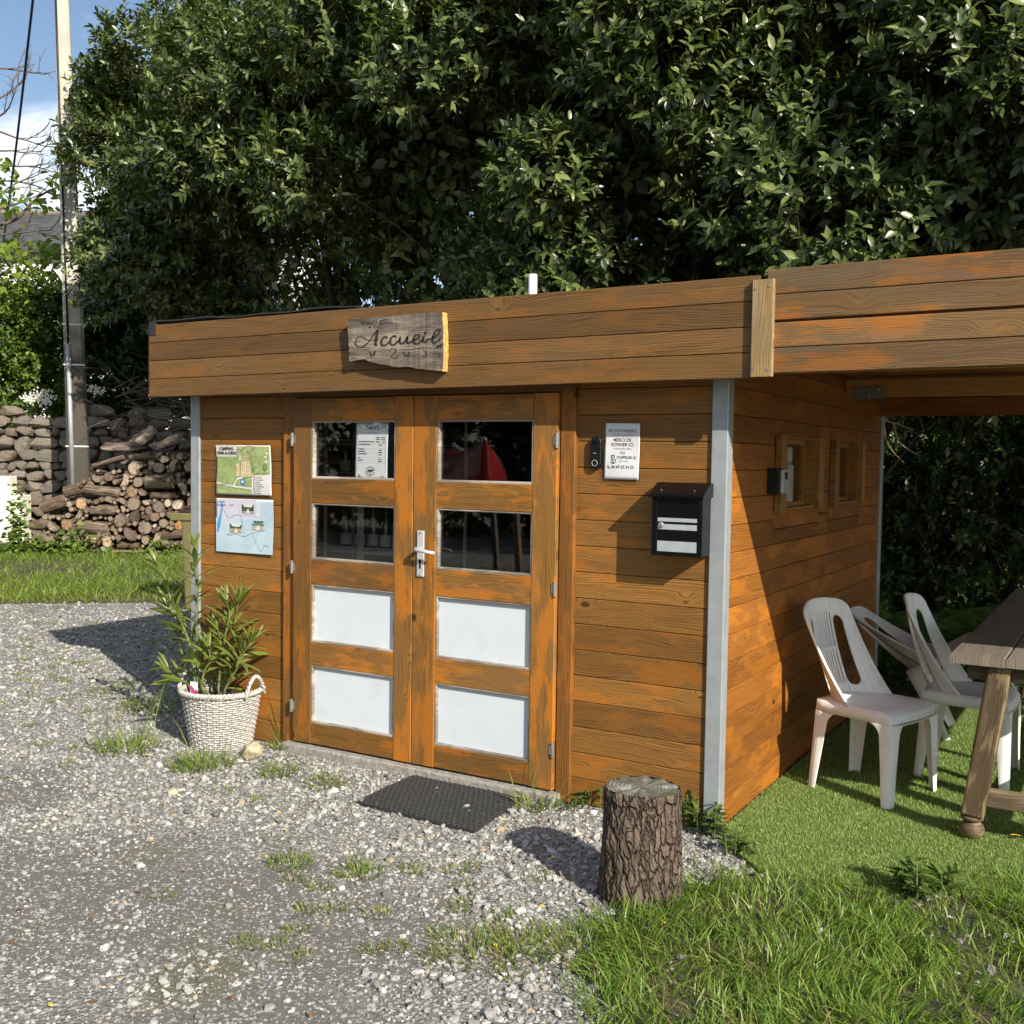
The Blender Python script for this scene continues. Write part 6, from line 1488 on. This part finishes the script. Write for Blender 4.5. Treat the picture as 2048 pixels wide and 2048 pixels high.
# house beyond the wall
HD = 27.; h0 = depth_pt(-420, 700, HD); h1 = depth_pt(560, 700, HD); h0[2] = h1[2] = GZ; hu = unit(h1-h0); hl = np.linalg.norm(h1-h0); hn = np.array([-hu[1], hu[0], 0]); ez = depth_pt(100, 492, HD)[2]; rz = depth_pt(60, 428, HD+3)[2]
hs_ = thing('house', 'white rendered house with dark slate roof behind the trees', 'house', tuple((h0+h1)/2))
q = MB(); q.add([tuple(h0+hu*a+hn*b+np.array([0, 0, c])) for c in (0, ez) for a, b in ((0, 0), (hl, 0), (hl, 6), (0, 6))]+[tuple(h0+hu*a+hn*3+np.array([0, 0, rz-.05])) for a in (0, hl)], [(0, 1, 5, 4), (1, 2, 6, 9, 5), (2, 3, 7, 6), (3, 0, 4, 8, 7)]); q.build('wall', 'house_wall', hs_, merge=True)
q = MB(); q.add([tuple(h0+hu*a+hn*b+np.array([0, 0, c])) for a in (-.2, hl+.2) for b, c in ((-.35, ez-.1), (3, rz), (6.35, ez-.1), (6.35, ez-.2), (3, rz-.12), (-.35, ez-.2))], [(0, 6, 7, 1), (1, 7, 8, 2), (2, 8, 9, 3), (3, 9, 10, 4), (4, 10, 11, 5), (5, 11, 6, 0), (0, 1, 2, 3, 4, 5), (11, 10, 9, 8, 7, 6)]); ro = q.build('roof', 'slate', hs_, merge=True)
q = MB()
for i in range(int(hl/.4)): c = h0+hu*(i*.4)+hn*3+np.array([0, 0, rz+.02]); q.tube([c, c+hu*.38], .09, 8)
q.build('ridge_tiles', 'wall_stone', ro)
for a in (.55, .72, .86):
    for zz in (1.0, 3.6):
        w_ = obox(h0+hu*(hl*a)-hn*.03+np.array([0, 0, zz]), hu, hn, .9, .06, 1.3, 'window', 'window_white', hs_, .005); obox(h0+hu*(hl*a+.07)-hn*.045+np.array([0, 0, zz+.07]), hu, hn, .76, .02, 1.16, 'pane', 'window_glass_dark', w_, 0)

# leafy tree and bare branches left of the pole
ft_ = depth_pt(20, 900, 19.6); root = thing('broadleaf_tree', 'yellow green broadleaf tree with bare grey branches left of the pole', 'tree', (ft_[0]-1.2, ft_[1]-.6, GZ))
r = np.random.default_rng(61); P = []; 
for px, py, rx, ry, n in ((10, 385, 45, 55, 34), (40, 410, 25, 20, 10), (60, 545, 75, 40, 110), (30, 500, 40, 22, 40), (105, 500, 30, 30, 40), (20, 590, 30, 30, 26), (45, 580, 30, 22, 16), (70, 400, 40, 20, 14), (100, 370, 20, 24, 10), (10, 330, 20, 20, 10)):
    for _ in range(n*2): P.append(depth_pt(px+r.normal(0, rx*.55), py+r.normal(0, ry*.55), 19.6+r.normal(0, .45)))
P = np.array(P); n = len(P); g = r.uniform(0, 6.28, n); L = r.uniform(.11, .21, n)
V, F = leaves(P, np.c_[np.cos(g), np.sin(g), r.normal(-.5, .4, n)], np.c_[r.normal(.2, .4, n), r.normal(-.5, .4, n), np.full(n, .8)], L, L*.62, True, .12); tag(np_mesh('crown', V, F, 'fig_leaf', root), kind='stuff')
q = MB(); tbm = np.array([ft_[0]-1.2, ft_[1]-.6, GZ]); q.tube(smooth_line([tuple(tbm), tuple(depth_pt(-60, 760, 19.7)), tuple(depth_pt(-40, 560, 19.7)), tuple(depth_pt(-10, 420, 19.6))], 5), list(np.linspace(.16, .05, 16)), 8); q.build('trunk', 'bark', root, smooth=True)
q = MB()
def twig(p, d, l, rad, lev):
    k = 5; pts = [p]; dd = d.copy()
    for i in range(k): dd = unit(dd+r.normal(0, .16, 3)+np.array([0, 0, .03])); pts.append(pts[-1]+dd*l/k)
    q.tube(pts, list(np.linspace(rad, rad*.45, k+1)), 5, cap=False)
    if lev:
        for i in range(2, k+1): twig(pts[i], unit(dd+CR*r.normal(.1, .6)+CU*r.normal(.25, .5)), l*r.uniform(.35, .6), rad*.5, lev-1)
for px, py, dx, dy, l in ((-10, 420, .9, .25, 1.1), (-15, 300, .8, .1, .9), (-20, 240, .9, .3, .9), (-10, 200, .7, .5, .7), (-30, 470, .95, -.1, 1.5), (-20, 360, 1, .0, 1.2), (-10, 560, .6, .3, .9), (-25, 140, .9, .2, .9), (-10, 260, .9, -.1, 1.0), (0, 330, 1, .3, .8), (-20, 400, .9, .5, 1.0)):
    twig(depth_pt(px, py, 19.5), unit(CR*dx+CU*dy+CF*r.normal(0, .2)), l, .022, 2)
q.tube(smooth_line([tuple(depth_pt(-30, 455, 19.5)), tuple(depth_pt(30, 440, 19.5)), tuple(depth_pt(75, 395, 19.5)), tuple(depth_pt(125, 370, 19.5))], 4), list(np.linspace(.035, .015, 13)), 6); tag(q.build('bare_branches', 'dead_twig', root, smooth=True), kind='stuff')
# shrubs behind the stone wall
for i, (px, py, dep, rx, rz_, m, lb) in enumerate([(20, 700, 20.3, 1.1, 1.3, 'shrub_leaf', 'bright green shrub over the stone wall at the left'), (105, 720, 20.6, .8, 1.2, 'shrub_leaf', 'green shrub behind the concrete pole'), (230, 720, 20.6, .9, 1.2, 'ivy_leaf', 'dark shrub over the wall right of the pole'), (330, 730, 20.8, 1.0, 1.1, 'ivy_leaf', 'dark shrub behind the brushwood heap'), (270, 640, 21.5, 1.1, 1.0, 'ivy_leaf', 'dark ivy clad shrub between the pole and the shed roof')]):
    c = depth_pt(px, py, dep); root = thing('shrub', lb, 'shrub', (c[0], c[1], GZ), 'shrubs behind the stone wall')
    tree_parts(root, c, (rx, rx*.8, rz_), 120+i, 42, 40, m, (c[0], c[1], GZ), leafL=(.07, .12), lw=.6, clump_r=(.3, .5), trunk_r=.05, limbs=False, per=9)
r = np.random.default_rng(5); q = MB()
for px, py in ((60, 795), (85, 790), (92, 802), (188, 780)):
    c = depth_pt(px, py, 19.2)
    for _ in range(60):
        o = c+CR*r.normal(0, .09)+CU*r.normal(0, .05); s_ = .02; q.add([tuple(o+CR*s_), tuple(o+CU*s_-CF*.01), tuple(o-CR*s_), tuple(o-CU*s_+CF*.01)], [(0, 1, 2, 3)])
tag(q.build('elder_blossom', 'flower_white'), 'white elder blossom hanging over the stone wall', 'blossom', kind='stuff')
# ivy, nettles round the pile foot and wall
N0 = 2600; r = np.random.default_rng(71); P = []
for s0, z0, n, sx, sz in ((.35, .12, 170, .3, .12), (.75, .18, 150, .18, .16), (1.05, .1, 70, .2, .1), (-.12, .5, 260, .08, .3), (2.2, .1, 130, .25, .1), (-.1, .15, 160, .15, .15)):
    for _ in range(n): P.append(pp(s0+r.normal(0, sx), abs(z0+r.normal(0, sz)), -.12-abs(r.normal(0, .12))))
P = np.array(P); n = len(P); g = r.uniform(0, 6.28, n); L = r.uniform(.05, .11, n)
V, F = leaves(P, np.c_[np.cos(g), np.sin(g), r.normal(-.1, .4, n)], np.c_[r.normal(.3, .4, n), r.normal(-.5, .4, n), np.ones(n)], L, L*.8, True, .12)
tag(np_mesh('ivy_and_nettles', V, F, 'shrub_leaf'), 'ivy and nettles growing over the foot of the woodpile', 'ivy', kind='stuff')

# ---------------------------------------------------------------- behind the camera: what the door glass mirrors
sheet('meadow', [(-1.2, -4.2), (-7.5, -3.6), (-9, -8.2), (-2.2, -8.6), (.2, -6.)], GZ+.005, 'earth')
lawn_grass(9000, (-8, 0, -8.4, -3.8), [(-1.2, -4.2), (-7.5, -3.6), (-9, -8.2), (-2.2, -8.6), (.2, -6.)], (.06, .16), (.010, .018), lambda P: np.full(len(P), .9), 57, 'grass_blade', 'meadow_grass', 'grass patch across the yard mirrored in the door glass')
for i, (x, y) in enumerate([(-14, -11), (-11, -13), (-8, -14.2), (-5, -15), (-2, -15.5), (1, -15.5)]):
    root = thing('hedge_shrub', 'tall dark hedge shrub across the yard mirrored in the glass', 'shrub', (x, y, GZ), 'hedge across the yard')
    tree_parts(root, (x, y, 2.6), (2.2, 1.0, 3.0), 150+i, 40, 26, 'ivy_leaf', (x, y, GZ), leafL=(.16, .28), lw=.7, clump_r=(.5, .8), trunk_r=.07, limbs=False, per=9)
cn_ = thing('canoe', 'red canoe lying on trestles across the yard mirrored in the glass', 'canoe', (-1.9, -5.6, GZ)); cu_ = unit(np.array([.62, .78, 0])); cv_ = np.array([-cu_[1], cu_[0], 0]); co = np.array([-1.75, -5.55, 1.2]); q = MB()
def hull(a, b):
    t_ = a*2-1; w = .36*(1-abs(t_)**3.2)+.01; dpt = .5-.08*(1-abs(t_))**1; rise = .16*abs(t_)**3; th = math.pi*b
    return co+cu_*(t_*1.9)+cv_*(-math.cos(th)*w)+np.array([0, 0, math.sin(th)**.7*(dpt)+rise*.3])
q.grid(hull, 40, 14); q.build('hull', 'red_hull', cn_, smooth=True, solid=.01)
q = MB(); q.tube([hull(a, .5)+np.array([0, 0, .012]) for a in np.linspace(.02, .98, 30)], .018, 6); q.build('keel_strip', 'white_pvc', cn_, smooth=True)
for t_ in (-1.0, 1.0):
    c = co+cu_*t_; q = MB(); q.bar(c-cv_*.45, c+cv_*.45, .07, .07)
    for sg in (-1, 1): q.bar(c+cv_*(.4*sg), c+cv_*(.5*sg)+np.array([0, 0, -1.24]), .06, .06, (1, 0, 0))
    q.build('trestle', 'pallet_wood', cn_)
